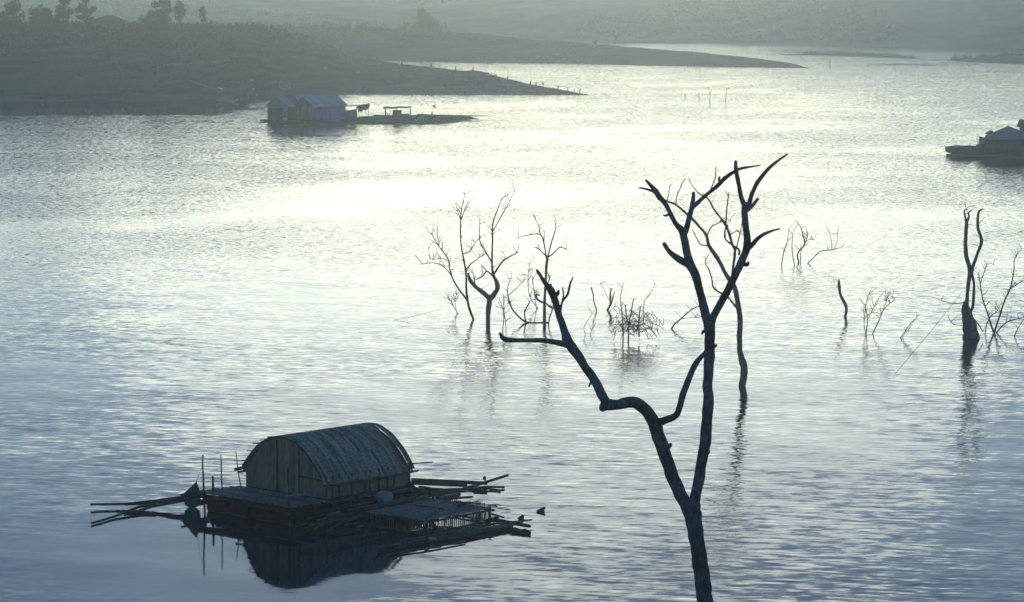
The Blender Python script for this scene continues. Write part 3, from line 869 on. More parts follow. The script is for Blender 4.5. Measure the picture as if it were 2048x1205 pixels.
# roof of curved bamboo strips laid over a mat
mt = MB()
NS = 18
for k in range(NS + 1):
    f = -.03 + 1.06 * k / NS
    for uu in (-.06, LU - .42):
        mt.v.append(hp(uu, f * WV, arch(f) - .035))
for k in range(NS):
    a = k * 2
    mt.f.append((a, a + 1, a + 3, a + 2))
mt.build('roof_mat', M['mat_weave'], hut)
def slat(uc, w, f0, f1, lift, skew):
    n = 7
    mb = MB()
    for k in range(n + 1):
        f = f0 + (f1 - f0) * k / n
        d = arch(f + .01) - arch(f - .01)
        nr = Vector((0, -d, .02 * WV)).normalized()
        nw = V * nr.y + Z * nr.z
        bow = math.sin(math.pi * k / n) * .012
        c = hp(uc + skew * (k / n - .5), f * WV, arch(f)) + nw * (lift + bow)
        for q in (c - U * w / 2, c + U * w / 2, c + U * w / 2 - nw * .014, c - U * w / 2 - nw * .014):
            mb.v.append(q)
    for k in range(n):
        a = 4 * k
        for j in range(4):
            b = a + (j + 1) % 4
            mb.f.append((a + j, b, b + 4, a + j + 4))
    mb.f += [(3, 2, 1, 0), tuple(4 * n + j for j in range(4))]
    return mb
for f0, f1, lift in ((-.035, .15, 0), (.13, .34, .016), (.32, .535, .03), (.52, .70, .012), (.69, .87, .006), (.86, 1.035, 0)):
    u = -.16
    while u < LU + .1:
        w = RG.uniform(.075, .15)
        if not (LU - .34 < u < LU - .12 and RG.random() < .22):
            slat(u + w / 2, w * RG.uniform(.82, 1.0), f0 + RG.uniform(-.012, .02), f1 + RG.uniform(-.015, .015), lift + RG.uniform(-.006, .012), RG.uniform(-.04, .04)).build('roof_slat', M['slat'], hut)
        u += w
for uu in (-.14, LU * .5, LU + .06):
    MB().tube([hp(uu, WV * (k / 16), arch(k / 16) - .05 if uu == LU * .5 else arch(k / 16) + .01) for k in range(17)], .028, 6).build('roof_rib', M['bamboo'], hut, smooth=True)
for f in (-.045, 1.045):
    MB().tube([hp(-.2, f * WV, arch(f) + .03), hp(LU * .5, f * WV, arch(f) - .01), hp(LU + .22, f * WV, arch(f) + .02)], .035, 6).build('eave_pole', M['bamboo'], hut, smooth=True)
MB().tube([hp(LU - .3, .05, 1.36), hp(LU + .75, -.3, 1.34)], .022, 6).build('rafter', M['pole'], hut)
MB().tube([hp(.5, WV + .02, 1.3), hp(-.35, WV + .14, 1.22)], .055, 6).build('rafter', M['darkwood'], hut)
for k in range(5):
    f = .6 + .09 * k
    MB().tube([hp(-.1, f * WV, arch(f) + .01), hp(-.28 - RG.uniform(0, .1), f * WV + .05, arch(f) + .03)], .016, 5).build('rafter', M['darkwood'], hut)

def pole(pts, r, label, cat='pole', group=None, name='bamboo_pole', mat='bamboo', taper=.75):
    """pts: (px, py, z) picks along the pole"""
    P = [at(*p) for p in pts]
    n = len(P)
    if n == 2:
        P = [P[0], P[0].lerp(P[1], .5) + Vector((0, 0, RG.uniform(-.02, .02))), P[1]]
        n = 3
    R = [r * (1 - (1 - taper) * k / (n - 1)) for k in range(n)]
    return MB().tube(P, R, 7).build_own(name, M[mat], P[0], smooth=True, label=label, cat=cat, group=group)

# upright mooring poles by the deck
def upright(px, y0, y1, xt, w, label, z0=.68):
    b = at(px, y0, z0)
    t = atY(xt, y1, b.y)
    d = (t - b)
    r = w / 2 / 63.0
    pts = [b - d.normalized() * 1.2] + [b + d * k / 4 + Vector((RG.uniform(-.012, .012), 0, 0)) for k in range(5)]
    MB().tube(pts, [r * 1.15] + [r * (1.1 - .08 * k) for k in range(5)], 8).build_own('mooring_pole', M['pole'], pts[0], smooth=True, label=label, cat='pole')
upright(408, 987, 910, 405, 3.6, 'thin crooked upright pole beside the green net')
upright(426, 981, 953, 425.5, 5, 'short thick mooring post between two thin upright poles')
upright(445, 979, 910, 441, 2.6, 'thin upright pole right of the short thick post')
upright(481, 969, 904, 471, 2.2, 'thin leaning pole against the left eave of the arched hut')
upright(578, 1011, 937, 575, 3.4, 'dark upright post in front of the arched end wall')

# green landing net hung from the first pole
ap = atY(393, 963, at(386, 990, .5).y)
net = MB()
ring = []
ctr = at(384, 990, .42)
for k in range(12):
    a = 2 * math.pi * k / 12
    ring.append(ctr + Vector((math.cos(a) * .3, math.sin(a) * .3, math.sin(a * 2 + 1) * .04)))
i0 = len(net.v)
for j in range(5):
    t = j / 4
    for k in range(12):
        p = ap.lerp(ring[k], t ** 1.15)
        net.v.append(p + (ctr - p) * .1 * math.sin(k * 2.4) * t)
low = [p + Vector((0, 0, -.36)) + (ctr - p) * .2 for p in ring]
net.v += low
for j in range(5):
    for k in range(12):
        a, b = i0 + j * 12 + k, i0 + j * 12 + (k + 1) % 12
        net.f.append((a, b, b + 12, a + 12))
netob = thing('fishing_net', 'green cone-shaped fishing net hanging at the left tip of the raft', 'net', ctr - Z * .4)
net.build('mesh_bag', M['net'], netob)
MB().tube(ring + [ring[0]], .014, 5).build('hoop', M['darkwood'], netob)
tt = at(408, 987, .68)
MB().tube([ap, atY(403, 936, tt.y)], .006, 4).build('cord', M['twig'], netob)

# poles trailing to the left
GL = 'bamboo poles trailing off the left end of the raft'
pole([(366, 1001, .3), (275, 1008, .12), (181, 1009.5, .12)], .055, 'longest pole trailing left from the raft, nearly level, uppermost of the trailing poles', group=GL, mat='pole')
pole([(392, 992, .34), (310, 1003, .2), (250, 1009, .16)], .07, 'thick short pole lying on the longest trailing pole left of the raft', group=GL, mat='pole')
pole([(312, 1009, .18), (279, 1014, .14), (228, 1034, .05), (183, 1047, .05)], .05, 'pole trailing left from the raft, its tip lowest of all', group=GL, mat='pole')
pole([(370, 1001, .28), (306, 1013, .1), (249, 1031, .05)], .05, 'shorter pole below the trailing poles, ending under their middle', group=GL, mat='pole')
pole([(413, 987, .5), (347, 999, .3)], .06, 'stout pole end jutting left beneath the green net', group=GL, mat='pole')
pole([(402, 984, .52), (362, 990, .52)], .05, 'short stick poking left at the base of the green net', group=GL, mat='pole')

# poles behind the hut on the right
GR = 'logs and poles floating right of the hut'
for pts, r, lab in [
        ([(823, 961, .2), (900, 964, .16), (975, 967, .1)], .08, 'long level log right of the hut, farthest from the camera'),
        ([(823, 965, .14), (880, 968, .12), (934, 971, .08)], .09, 'dark log alongside the farthest level log right of the hut'),
        ([(815, 1000, .2), (908, 984, .2), (965, 967, .35), (1017, 950.5, .6)], .06, 'long pole slanting up to the right with its tip raised highest'),
        ([(948, 977, .08), (975, 974, .08), (1009, 975, .04)], .05, 'thin pole ending right of the raised tip, upper of a pair'),
        ([(973, 977, .06), (1001, 980.5, .04)], .04, 'thin pole ending right of the raised tip, lower of a pair'),
        ([(950, 979, .06), (974, 982.5, .04)], .04, 'short stick just below the crossing of the slanting pole'),
        ([(838, 976, .12), (889, 980.5, .1)], .075, 'short dark log beside the blue tarp'),
        ([(838, 989, .1), (890, 984, .12), (946, 977, .14)], .05, 'pole lying just under the slanting pole'),
        ([(872, 1000, .18), (918.5, 989, .16)], .1, 'stout blunt log end right behind the fish cage'),
        ([(862, 1002, .12), (909, 996, .1)], .07, 'half-sunk log below the stout blunt log')]:
    pole(pts, r, lab, group=GR, mat='pole', name='floating_log')

# fish cage with slatted top
P1, P2, P3, P4 = at(732, 1024, .46), at(852, 1041, .46), at(980, 1017, .46), at(866, 998.5, .46)
cage = thing('fish_cage', 'square slatted fish cage floating in front of the hut', 'fish cage', (P1 + P3) / 2 - Z * .46)
NSL = 27
for k in range(NSL):
    t = (k + .5) / NSL
    a, b = P1.lerp(P2, t), P4.lerp(P3, t)
    d = (b - a).normalized()
    a, b = a - d * RG.uniform(.02, .12), b + d * RG.uniform(0, .14)
    a.z += RG.uniform(-.01, .012); b.z += RG.uniform(-.01, .012)
    MB().plank(a, b, .078, .022).build('deck_slat', M['deck'], cage)
fen = MB()
for A, B, hi in ((P1, P2, -.03), (P2, P3, -.03), (P3, P4, .1), (P4, P1, -.03)):
    n = int((B - A).length / .085)
    for k in range(n + 1):
        if RG.random() < .12: continue
        p = A.lerp(B, k / n)
        fen.plank(Vector((p.x, p.y, -.25)), Vector((p.x + RG.uniform(-.015, .015), p.y, .46 + hi + RG.uniform(-.04, .05))), .035, .012, (B - A).cross(Z))
fen.build('stake_fence', M['bamboo'], cage, kind='stuff')
for A, B in ((P1, P2), (P2, P3), (P3, P4), (P4, P1)):
    for zz in (.40, .05):
        d = (B - A).normalized() * .15
        o = (B - A).cross(Z).normalized() * .035
        MB().tube([A - d + o - Z * (.46 - zz), B + d + o - Z * (.46 - zz)], .035, 6).build('frame_pole', M['pole'], cage, smooth=True)
for Pk in (P1, P2, P3, P4):
    MB().tube([Pk - Z * .75, Pk + Z * .08], .045, 6).build('corner_post', M['pole'], cage, smooth=True)
pole([(832, 1012, .49), (860, 1014, .5), (888, 1019, .49)], .022, 'dark stick lying on the slatted top of the fish cage', mat='darkwood', name='stick', cat='stick')
MB().plank(at(881, 1027.5, .49), at(897, 1025, .49), .12, .04).build_own('board', M['foam'], at(889, 1026, .47), label='small pale board lying on the fish cage', cat='board')
MB().tube([at(874, 1021, .46), at(874, 1021, .46) + Z * .11], .035, 7).build_own('tin_can', M['foam'], at(874, 1021, .46), label='small pale can standing on the fish cage', cat='can')
pole([(915, 1013, .5), (938, 1006, .58)], .05, 'short thick stick on the back edge of the fish cage', mat='pole', name='stick', cat='stick')

# float poles in front of the cage
GF = 'bamboo poles floating along the front of the fish cage'
same = 'thin bamboo pole in the bundle floating along the front of the fish cage'
for pts, r in [([(765, 1093, .06), (900, 1074, .07), (1025, 1053, .1)], .05), ([(790, 1096, .05), (920, 1074, .1), (1052, 1041, .14)], .04),
               ([(812, 1090, .06), (920, 1066, .1), (1010, 1050, .12)], .045), ([(800, 1082, .08), (900, 1066, .1), (1000, 1046, .12)], .045),
               ([(850, 1074, .1), (960, 1052, .12), (1064, 1040, .16)], .035), ([(775, 1111, .03), (850, 1098, .05), (930, 1083, .05)], .035),
               ([(842, 1082, .08), (940, 1063, .1), (1030, 1049, .12)], .05)]:
    pole(pts, r, same, group=GF)
pole([(984, 1039, .16), (1020, 1046, .14), (1060, 1053, .12)], .07, 'thick squared pole sticking out right from the fish cage, upper one', group=GF, mat='darkwood')
pole([(1000, 1053, .08), (1030, 1059, .07), (1060, 1066, .06)], .065, 'thick squared pole sticking out right from the fish cage, lower one', group=GF, mat='darkwood')
pole([(756, 1109, .03), (795, 1103, .04), (832, 1096, .04)], .05, 'short dark pole end nearest the camera below the fish cage', group=GF, mat='darkwood')
pole([(978, 1027, .25), (1008, 1035, .2)], .035, 'thin stick pointing right from the cage corner', group=GF, mat='pole')
pole([(975, 1041, .15), (997, 1034, .2)], .05, 'stubby log end at the right corner of the fish cage', group=GF, mat='darkwood')

# the loose heap between hut and cage
GH = 'loose poles heaped between hut and fish cage'
lab = 'thin pole in the loose heap on the water between hut and fish cage'
for pts, r in [([(628, 1059, .04), (665, 1037, .1), (705, 1017, .12)], .028), ([(713, 1025, .16), (726, 1013, .2), (751, 1001, .24)], .035),
               ([(656, 1062, .03), (686, 1046, .1), (732, 1031.5, .16)], .03), ([(662, 1058, .05), (696, 1040, .12), (733, 1028, .18)], .03),
               ([(668, 1022, .1), (725, 1009, .12)], .028), ([(618, 1052, .04), (680, 1040, .08)], .025),
               ([(633, 1042, .08), (694, 1028, .12), (771, 1012, .16)], .034), ([(723, 1022, .14), (780, 1008, .18), (832, 993, .2)], .04),
               ([(823, 1004, .2), (846, 992, .24)], .03), ([(696, 1027, .1), (740, 1019, .14)], .03), ([(627, 1031, .06), (666, 1030, .08)], .028),
               ([(777, 1011, .15), (819, 1000, .18)], .03), ([(708, 1049, .05), (737, 1042, .06)], .028), ([(690, 1050, .05), (730, 1040, .06)], .03),
               ([(640, 1048, .05), (700, 1036, .06), (760, 1016, .1)], .05), ([(650, 1038, .06), (720, 1024, .08), (800, 1004, .1)], .055),
               ([(660, 1030, .06), (740, 1014, .08), (810, 998, .1)], .055), ([(600, 1040, .04), (660, 1022, .08), (740, 1005, .1)], .05)]:
    pole([(x, y, max(z, .44 - max(0, y - 1000) * .0062)) for x, y, z in pts], r * 1.15, lab, group=GH)
pole([(600, 1050, .05), (640, 1046, .06), (672, 1030, .12)], .03, 'pale curved stick beside the orange float', mat='bamboo', name='stick', cat='stick')

sk = MB().blob(at(768, 1003, .42) + Z * .13, (.28, .24, .22), 4, .35, 14, 9)
sk.build_own('sack', M['sack'], at(768, 1003, .42), smooth=True, label='bulging grey sack lying beside the hut wall', cat='sack')
pl = MB()
q0 = at(572, 994, .67)
ex = (at(625, 992, .67) - q0)
ey = V * .0 + U * .35
for i in range(15):
    for j in range(7):
        s, t = i / 14, j / 6
        p = q0 + ex * s + ey * (t - .4)
        pl.v.append(p + Z * (.03 + .1 * abs(noise.noise(Vector((s * 6, t * 4, 2)))) * math.sin(math.pi * s) * (1 if 0 < j < 6 else .2)))
for i in range(14):
    for j in range(6):
        a = i * 7 + j
        pl.f.append((a, a + 7, a + 8, a + 1))
pl.build_own('plastic_sheet', M['plastic'], q0, smooth=True, label='crumpled pale blue plastic sheet on the hut deck', cat='plastic sheet')
MB().blob(at(575, 1047, 0) + Z * .05, (.075, .075, .07), 1, .05, 12, 8).build_own('float_ball', M['orange'], at(575, 1047), smooth=True, label='small orange float ball on the dark water before the hut', cat='float')
bt = at(714, 1053, .05)
MB().tube([bt, bt + Vector((.12, .03, 0)), bt + Vector((.17, .04, 0)), bt + Vector((.22, .05, 0))], [.04, .04, .02, .015], 8).build_own('bottle', M['bottle'], bt, smooth=True, label='small teal bottle floating by the loose poles', cat='bottle')
MB().blob(at(863, 1078, .1), (.16, .07, .05), 3, .3).build_own('foam_block', M['foam'], at(863, 1078, .05), label='pale foam lump on the poles before the fish cage', cat='foam')
# blue tarp at the far corner of the hut
tp = MB()
TA, TB = hp(LU + .02, -.05, .8), hp(LU - .5, -.1, .62)
TC, TD = at(846, 989, .04), at(822, 994, .1)
for i in range(9):
    for j in range(7):
        s, t = i / 8, j / 6
        p = TA.lerp(TB, t).lerp(TC.lerp(TD, t), s)
        tp.v.append(p - Z * .1 * math.sin(math.pi * s) * .5 + U * .05 * math.sin(t * 7))
for i in range(8):
    for j in range(6):
        a = i * 7 + j
        tp.f.append((a, a + 7, a + 8, a + 1))
tp.build_own('tarpaulin', M['bluetarp'], TC, smooth=True, label='dark blue tarpaulin slung from the far corner of the hut', cat='tarpaulin')

# drifting bits of wood
dr = MB().plank(at(1074, 1023.5, .02), at(1090, 1016, .12), .09, .06).plank(at(1075, 1024, .02), at(1089, 1023, .03), .1, .07)
dr.build_own('driftwood', M['darkwood'], at(1080, 1022), label='broken V-shaped piece of wood adrift right of the fish cage', cat='driftwood')
MB().prism([at(1033, 1038.5, -.02), at(1046, 1039, -.02), at(1047, 1035, .06), at(1043, 1032, .12)], Vector((.03, .12, .02))).build_own('driftwood', M['darkwood'], at(1040, 1038), label='small dark wedge of wood adrift above the pole ends', cat='driftwood')
MB().blob(at(969, 956, .02), (.06, .1, .05), 8, .4).build_own('driftwood', M['darkwood'], at(969, 956), label='tiny dark lump adrift left of the raised pole tip', cat='driftwood')

# ------------------------------------------------------------------ the far floating houses
def frame(px, py, z, ang):
    o = at(px, py, z)
    a = math.radians(ang)
    u, v = Vector((math.cos(a), math.sin(a), 0)), Vector((-math.sin(a), math.cos(a), 0))
    return lambda s, t, h: Vector((o.x, o.y, 0)) + u * s + v * t + Z * h, u, v

def gable_house(root, fp, u, v, L, W, z0, ze, zr, mats, ov=.25, sheets=9, rust=()):
    """walls, gable boards and a roof of tin sheets; the gable faces -u"""
    front, side = mats
    MB().prism([fp(.02, 0, z0), fp(.02, W, z0), fp(.02, W, ze), fp(.02, 0, ze)], u * .05).build('front_wall', M[front], root)
    MB().prism([fp(.08, 0, z0), fp(L, 0, z0), fp(L, 0, ze), fp(.08, 0, ze)], v * .05).build('side_wall', M[side], root)
    MB().prism([fp(.08, W, z0), fp(L, W, z0), fp(L, W, ze), fp(.08, W, ze)], v * -.05).build('side_wall', M['darkwall'], root)
    MB().prism([fp(L, .06, z0), fp(L, W - .06, z0), fp(L, W - .06, ze), fp(L, .06, ze)], u * -.05).build('rear_wall', M['darkwall'], root)
    for uu in (0.0, L - .04):
        n = 4
        for k in range(n):
            a, b = k / n, (k + 1) / n
            za, zb = ze + (zr - ze) * a + .01, ze + (zr - ze) * b - .015
            MB().prism([fp(uu, W / 2 * a + .02, za), fp(uu, W - W / 2 * a - .02, za), fp(uu, W - W / 2 * b, zb), fp(uu, W / 2 * b, zb)], u * .04).build('gable_board', M['gable'], root)
    rf = MB().tube([fp(-ov, W / 2, zr + .06), fp(L + ov, W / 2, zr + .06)], .06, 6).build('roof_ridge', M['tin'], root)
    dz = (zr - ze) / (W / 2) * .22
    for s in (0, 1):
        for k in range(sheets):
            a = -ov + (L + 2 * ov) * k / sheets
            b = -ov + (L + 2 * ov) * (k + 1) / sheets + .03
            mb = MB()
            n = 8
            for i in range(n + 1):
                uu = a + (b - a) * i / n
                h = .035 + .022 * (i % 2) + (.006 if k % 2 else 0)
                e = -.22 if s == 0 else W + .22
                mb.v += [fp(uu, e, ze - dz + h), fp(uu, W / 2, zr + h), fp(uu, e, ze - dz + h - .02), fp(uu, W / 2, zr + h - .02)]
            for i in range(n):
                q = 4 * i
                mb.f += [(q, q + 4, q + 5, q + 1), (q + 2, q + 3, q + 7, q + 6), (q, q + 2, q + 6, q + 4)]
            mb.build('roof_sheet', M['rusttin' if (s, k) in rust else 'tin'], root)

fpR, uR, vR = frame(628, 241.5, .25, 47.8)
hR = thing('floating_house', 'tin-roofed floating house with pink front and blue tarpaulin side', 'houseboat', fpR(2.6, 1.7, 0))
gable_house(hR, fpR, uR, vR, 5.3, 3.4, .3, 1.98, 3.05, ('pinktarp', 'housetarp'))
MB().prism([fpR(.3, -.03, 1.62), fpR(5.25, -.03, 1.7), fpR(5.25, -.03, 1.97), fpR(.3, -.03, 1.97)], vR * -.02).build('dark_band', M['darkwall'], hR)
for s in (0, 1.3, 2.6, 3.9, 5.25):
    MB().tube([fpR(s, -.03, .1), fpR(s, -.03, 2.0)], .025, 5).build('post', M['pole'], hR)
for t in (1.1, 2.3, 3.4):
    MB().tube([fpR(-.02, t, .1), fpR(-.02, t, 1.95)], .025, 5).build('post', M['pole'], hR)
fpL, uL, vL = frame(577, 241.5, .25, 47.8)
hL = thing('floating_house', 'tin-roofed floating house with open dark front and torn blue awning, left of the pink one', 'houseboat', fpL(2.6, 1.8, 0))
gable_house(hL, fpL, uL, vL, 5.2, 3.55, .3, 2.0, 3.1, ('darkwall', 'darkwall'), rust=((0, 2), (0, 3)))
aw = MB()
for i in range(13):
    t = 3.62 * i / 12
    dp = .34 + .22 * noise.noise(Vector((t * 1.3, 4, 0))) + (.35 if i in (1, 2) else 0)
    aw.v += [fpL(-.05, t, 2.02), fpL(-.16 - .05 * math.sin(i), t, 2.02 - dp * .6), fpL(-.14, t, 2.02 - dp)]
for i in range(12):
    q = 3 * i
    aw.f += [(q, q + 3, q + 4, q + 1), (q + 1, q + 4, q + 5, q + 2)]
aw.build('awning', M['housetarp'], hL, smooth=True)
MB().prism([fpL(-.06, .05, .55), fpL(-.06, .35, .55), fpL(-.06, .35, 1.7), fpL(-.06, .05, 1.7)], uL * .03).build('curtain', M['redcloth'], hL)
MB().prism([fpL(-.06, .6, .6), fpL(-.06, 1.9, .6), fpL(-.06, 1.9, 1.5), fpL(-.06, .6, 1.5)], uL * .03).build('curtain', M['rusttin'], hL)
for t in (0, 1.8, 3.55):
    MB().tube([fpL(-.06, t, .1), fpL(-.06, t, 2.0)], .05, 5).build('post', M['pole'], hL)
MB().blob(fpL(-.4, .1, .42), (.3, .3, .2), 5, .3).build_own('bundle', M['white'], fpL(-.4, .1, .25), label='pale bundle on the raft edge between the two floating houses', cat='bundle')

raft = thing('bamboo_raft', 'low bamboo raft carrying the two tin-roofed floating houses', 'raft', fpL(2, 1, 0))
for k in range(9):
    t = -.6 + k * .58
    MB().tube([fpL(-.7 - RG.uniform(0, .3), t, .14), fpL(9.2, t - .0, .12)], .12, 6).build('raft_log', M['darkwood'], raft, smooth=True)
o2 = 0
for k in range(8):
    t = -.5 + k * .55
    MB().tube([fpR(-.6 - RG.uniform(0, .3), t, .17), fpR(6.0, t, .15)], .12, 6).build('raft_log', M['darkwood'], raft, smooth=True)
MB().prism([fpR(-.5, -.55, .2), fpR(5.7, -.55, .2), fpR(5.7, 3.9, .2), fpR(-.5, 3.9, .2)], Z * .06).build('raft_floor', M['pole'], raft)
MB().prism([fpL(-.5, -.55, .19), fpL(5.7, -.55, .19), fpL(5.7, 3.9, .19), fpL(-.5, 3.9, .19)], Z * .06).build('raft_floor', M['pole'], raft)

# the long working raft stretching right
wr = thing('bamboo_raft', 'long low bamboo raft tapering to the right of the floating houses', 'raft', at(800, 240))
for i, (x0, y0, x1, y1, z, r) in enumerate([(688, 237.5, 860, 238, .22, .12), (690, 240, 868, 240.5, .2, .13), (688, 243, 880, 242.5, .16, .13), (700, 245, 885, 244, .12, .14), (720, 246, 895, 244.5, .1, .12),
                                          (748, 231.5, 900, 236, .2, .12), (750, 233.5, 915, 238, .18, .1), (836, 229.5, 945, 235, .25, .1), (834, 230.8, 950, 236.5, .22, .1), (840, 232.4, 941, 237.6, .2, .1),
                                          (850, 234, 956, 237.8, .15, .09), (870, 236, 946, 238.6, .15, .1), (880, 231, 975, 232.6, .3, .06), (780, 244, 878, 245.3, .08, .12), (886, 240, 940, 238.8, .1, .1)]):
    MB().tube([at(x0, y0, z), at((x0 + x1) / 2, (y0 + y1) / 2, z + .03), at(x1, y1, z)], [r, r, r * .7], 6).build('raft_log', M['pole'], wr, smooth=True)
pk = [at(690, 246, .12), at(880, 245.6, .12), at(945, 237, .12), at(838, 231, .12), at(750, 233, .12), at(690, 236, .12)]
MB().prism(pk, Z * .06).build('raft_floor', M['darkwood'], wr)
for i in range(16):
    x = 845 + i * 8.5
    if x > 940: break
    b = at(x, 230.5 + (x - 845) * .04, .2)
    MB().tube([b, b + Z * RG.uniform(.15, .4)], .03, 5).build('stake', M['pole'], wr)

# green booth, washing line, canopy
bo = at(697, 243.5, .2)
bth = thing('green_booth', 'small green mesh booth against the blue side of the floating house', 'booth', bo)
for dx, dy in ((-.45, 0), (.95, 0), (-.45, 1.0), (.95, 1.0)):
    MB().tube([bo + Vector((dx, dy, 0)), bo + Vector((dx, dy, 1.75))], .04, 5).build('post', M['pole'], bth)
MB().prism([bo + Vector((-.4, -.02, .1)), bo + Vector((.9, -.02, .1)), bo + Vector((.9, -.02, 1.45)), bo + Vector((-.4, -.02, 1.3))], (0, .04, 0)).build('screen', M['greenmesh'], bth)
MB().prism([bo + Vector((.93, 0, .1)), bo + Vector((.93, 1, .1)), bo + Vector((.93, 1, 1.45)), bo + Vector((.93, 0, 1.45))], (.04, 0, 0)).build('screen', M['greenmesh'], bth)
MB().prism([bo + Vector((-.7, -.2, 1.78)), bo + Vector((1.3, -.2, 1.85)), bo + Vector((1.3, 1.2, 1.85)), bo + Vector((-.7, 1.2, 1.78))], Z * .04).build('roof_sheet', M['tin'], bth)
lp = at(737, 238, .25)
ll = at(699, 238, .25)
wl = thing('washing_line', 'washing line between green booth and a thin post on the raft', 'washing line', lp)
top = Vector((lp.x, lp.y, atY(737, 208, lp.y).z))
tl_ = Vector((ll.x, ll.y, atY(699, 211, ll.y).z))
MB().tube([lp, top + Z * .05], .04, 5).build('post', M['pole'], wl)
MB().tube([tl_, tl_.lerp(top, .5) - Z * .06, top], .02, 4).build('line', M['twig'], wl)
for t, w, h, lab, mt_ in ((.58, .34, 1.05, 'long dark trousers hanging leftmost on the washing line', 'cloth_dark'), (.71, .28, .5, 'short brown cloth hanging second on the washing line', 'redcloth'),
                         (.82, .42, .85, 'dark shirt hanging third on the washing line', 'cloth_dark'), (.93, .3, .62, 'dark cloth hanging nearest the post on the washing line', 'cloth_dark')):
    p = tl_.lerp(top, t)
    d = (top - tl_).normalized()
    mb = MB()
    for i in range(6):
        for j in range(5):
            s = i / 5 - .5
            mb.v.append(p + d * s * w * 2 * (1 - .25 * (j / 4) ** 2 + (.2 if j == 1 else 0)) - Z * (h * j / 4 * (1 - .25 * abs(math.sin(i * 2.1)) * (j == 4))) + Vector((0, .05 * math.sin(i * 2 + j), -.03)))
    for i in range(5):
        for j in range(4):
            a = i * 5 + j
            mb.f.append((a, a + 5, a + 6, a + 1))
    mb.build_own('hanging_cloth', M[mt_], p, smooth=True, label=lab, cat='laundry', group='laundry on the washing line')

cb = at(795, 240, .2)
can = thing('canopy_shelter', 'open canopy with a flat pale roof on posts on the long raft', 'shelter', cb)
zt = atY(795, 217, cb.y).z
xw = 27 / 16.7
for dx, dy in ((-1.45, -.6), (-.1, -.6), (1.55, -.6), (-1.45, 1.2), (-.1, 1.2), (1.55, 1.2)):
    MB().tube([cb + Vector((dx, dy, 0)), Vector((cb.x + dx, cb.y + dy, zt))], .04, 5).build('post', M['pole'], can)
for a, b in (((-1.45, -.6, 1.1), (-.75, -.6, .05)), ((-.75, -.6, 1.2), (-1.2, -.6, .05)), ((-.1, -.6, 1.2), (.5, -.6, .6))):
    MB().tube([cb + Vector(a), cb + Vector(b)], .035, 5).build('brace', M['pole'], can)
mb = MB()
for i in range(9):
    x = -1.75 + 3.4 * i / 8
    sag = .05 * math.sin(i * 1.7)
    mb.v += [Vector((cb.x + x, cb.y - .85, zt - .02 + sag + .02 * i)), Vector((cb.x + x, cb.y + 1.5, zt + .12 + sag + .01 * i)), Vector((cb.x + x, cb.y - .85, zt - .07 + sag + .02 * i)), Vector((cb.x + x, cb.y + 1.5, zt + .07 + sag + .01 * i))]
for i in range(8):
    q = 4 * i
    mb.f += [(q, q + 4, q + 5, q + 1), (q + 2, q + 3, q + 7, q + 6), (q, q + 2, q + 6, q + 4)]
mb.build('roof_sheet', M['tin'], can)
hm_ = MB()
for i in range(8):
    s = i / 7
    hm_.v += [cb + Vector((-.55 + 1.1 * s, -.45 + .12 * math.sin(i * 2.2), 1.2)), cb + Vector((-.6 + 1.05 * s, -.4 + .1 * math.sin(i * 2.2 + 1), .1 + .1 * math.sin(i * 3))) ]
for i in range(7):
    q = 2 * i
    hm_.f.append((q, q + 2, q + 3, q + 1))
hm_.build_own('hanging_cloth', M['redcloth'], cb + Vector((0, -.4, .1)), smooth=True, label='brownish red cloth hung under the canopy on the raft', cat='cloth')
bs = at(807, 238, .3)
MB().prism([bs + Vector((-.55, -.4, .1)), bs + Vector((.45, -.4, .1)), bs + Vector((.75, -.4, .6)), bs + Vector((-.75, -.4, .55))], (0, .7, 0)).build_own('basin', M['darkwall'], bs, label='dark tub standing under the right end of the canopy', cat='tub')
yb = at(841, 241.5, .22)
bxo = thing('crate', 'yellow crate standing on the long raft right of the canopy', 'crate', yb)
MB().box(yb + Z * .2, (.36, 0, 0), (0, .25, 0), (0, 0, .2)).build('body', M['yellow'], bxo)
MB().box(yb + Z * .42, (.39, 0, 0), (0, .28, 0), (0, 0, .025)).build('lid', M['yellow'], bxo)
MB().blob(at(831, 240.5, .32), (.16, .16, .12), 2, .2).build_own('bundle', M['white'], at(831, 241, .2), label='small white bundle left of the yellow crate', cat='bundle')
fb = at(864, 232, .25)
fl = thing('marker_pole', 'thin marker pole with a pale bag at the top on the long raft', 'pole', fb)
ft = atY(867, 210, fb.y)
MB().tube([fb, Vector((fb.x + .05, fb.y, ft.z))], .02, 5).build('pole', M['twig'], fl)
MB().tube([fb, fb + Z * .5], .09, 6).build('foot', M['pole'], fl)
MB().prism([ft + Vector((-.1, 0, -.05)), ft + Vector((.02, 0, -.42)), ft + Vector((.2, 0, -.4)), ft + Vector((.26, 0, 0))], (0, .08, 0)).build('bag', M['tin'], fl)

# ------------------------------------------------------------------ the house raft at the right edge
rb = at(2003, 314, 0)
rh = thing('raft_house', 'dark house raft with a low hipped roof cut off by the right edge', 'houseboat', rb)
def rp(px, py, d=0.0): return atY(px, py, rb.y + d)
W0, W1 = rp(1971, 277), rp(2062, 276)
zb = .35
for x0, x1 in ((1971, 1993), (1993, 2016), (2016, 2039), (2039, 2062)):
    a, b = rp(x0 + .4, 277), rp(x1 - .4, 277)
    MB().prism([Vector((a.x - (.12 if x0 == 1971 else 0), a.y, zb)), Vector((b.x, b.y, zb)), b, a], (0, .06, 0)).build('wall_panel', M['darkwall'], rh)
MB().prism([Vector((W0.x - .1, W0.y + .06, zb)), Vector((W0.x - .1, W0.y + 4, zb)), Vector((W0.x, W0.y + 4, W0.z)), Vector((W0.x, W0.y + .06, W0.z))], (.06, 0, 0)).build('side_wall', M['darkwall'], rh)
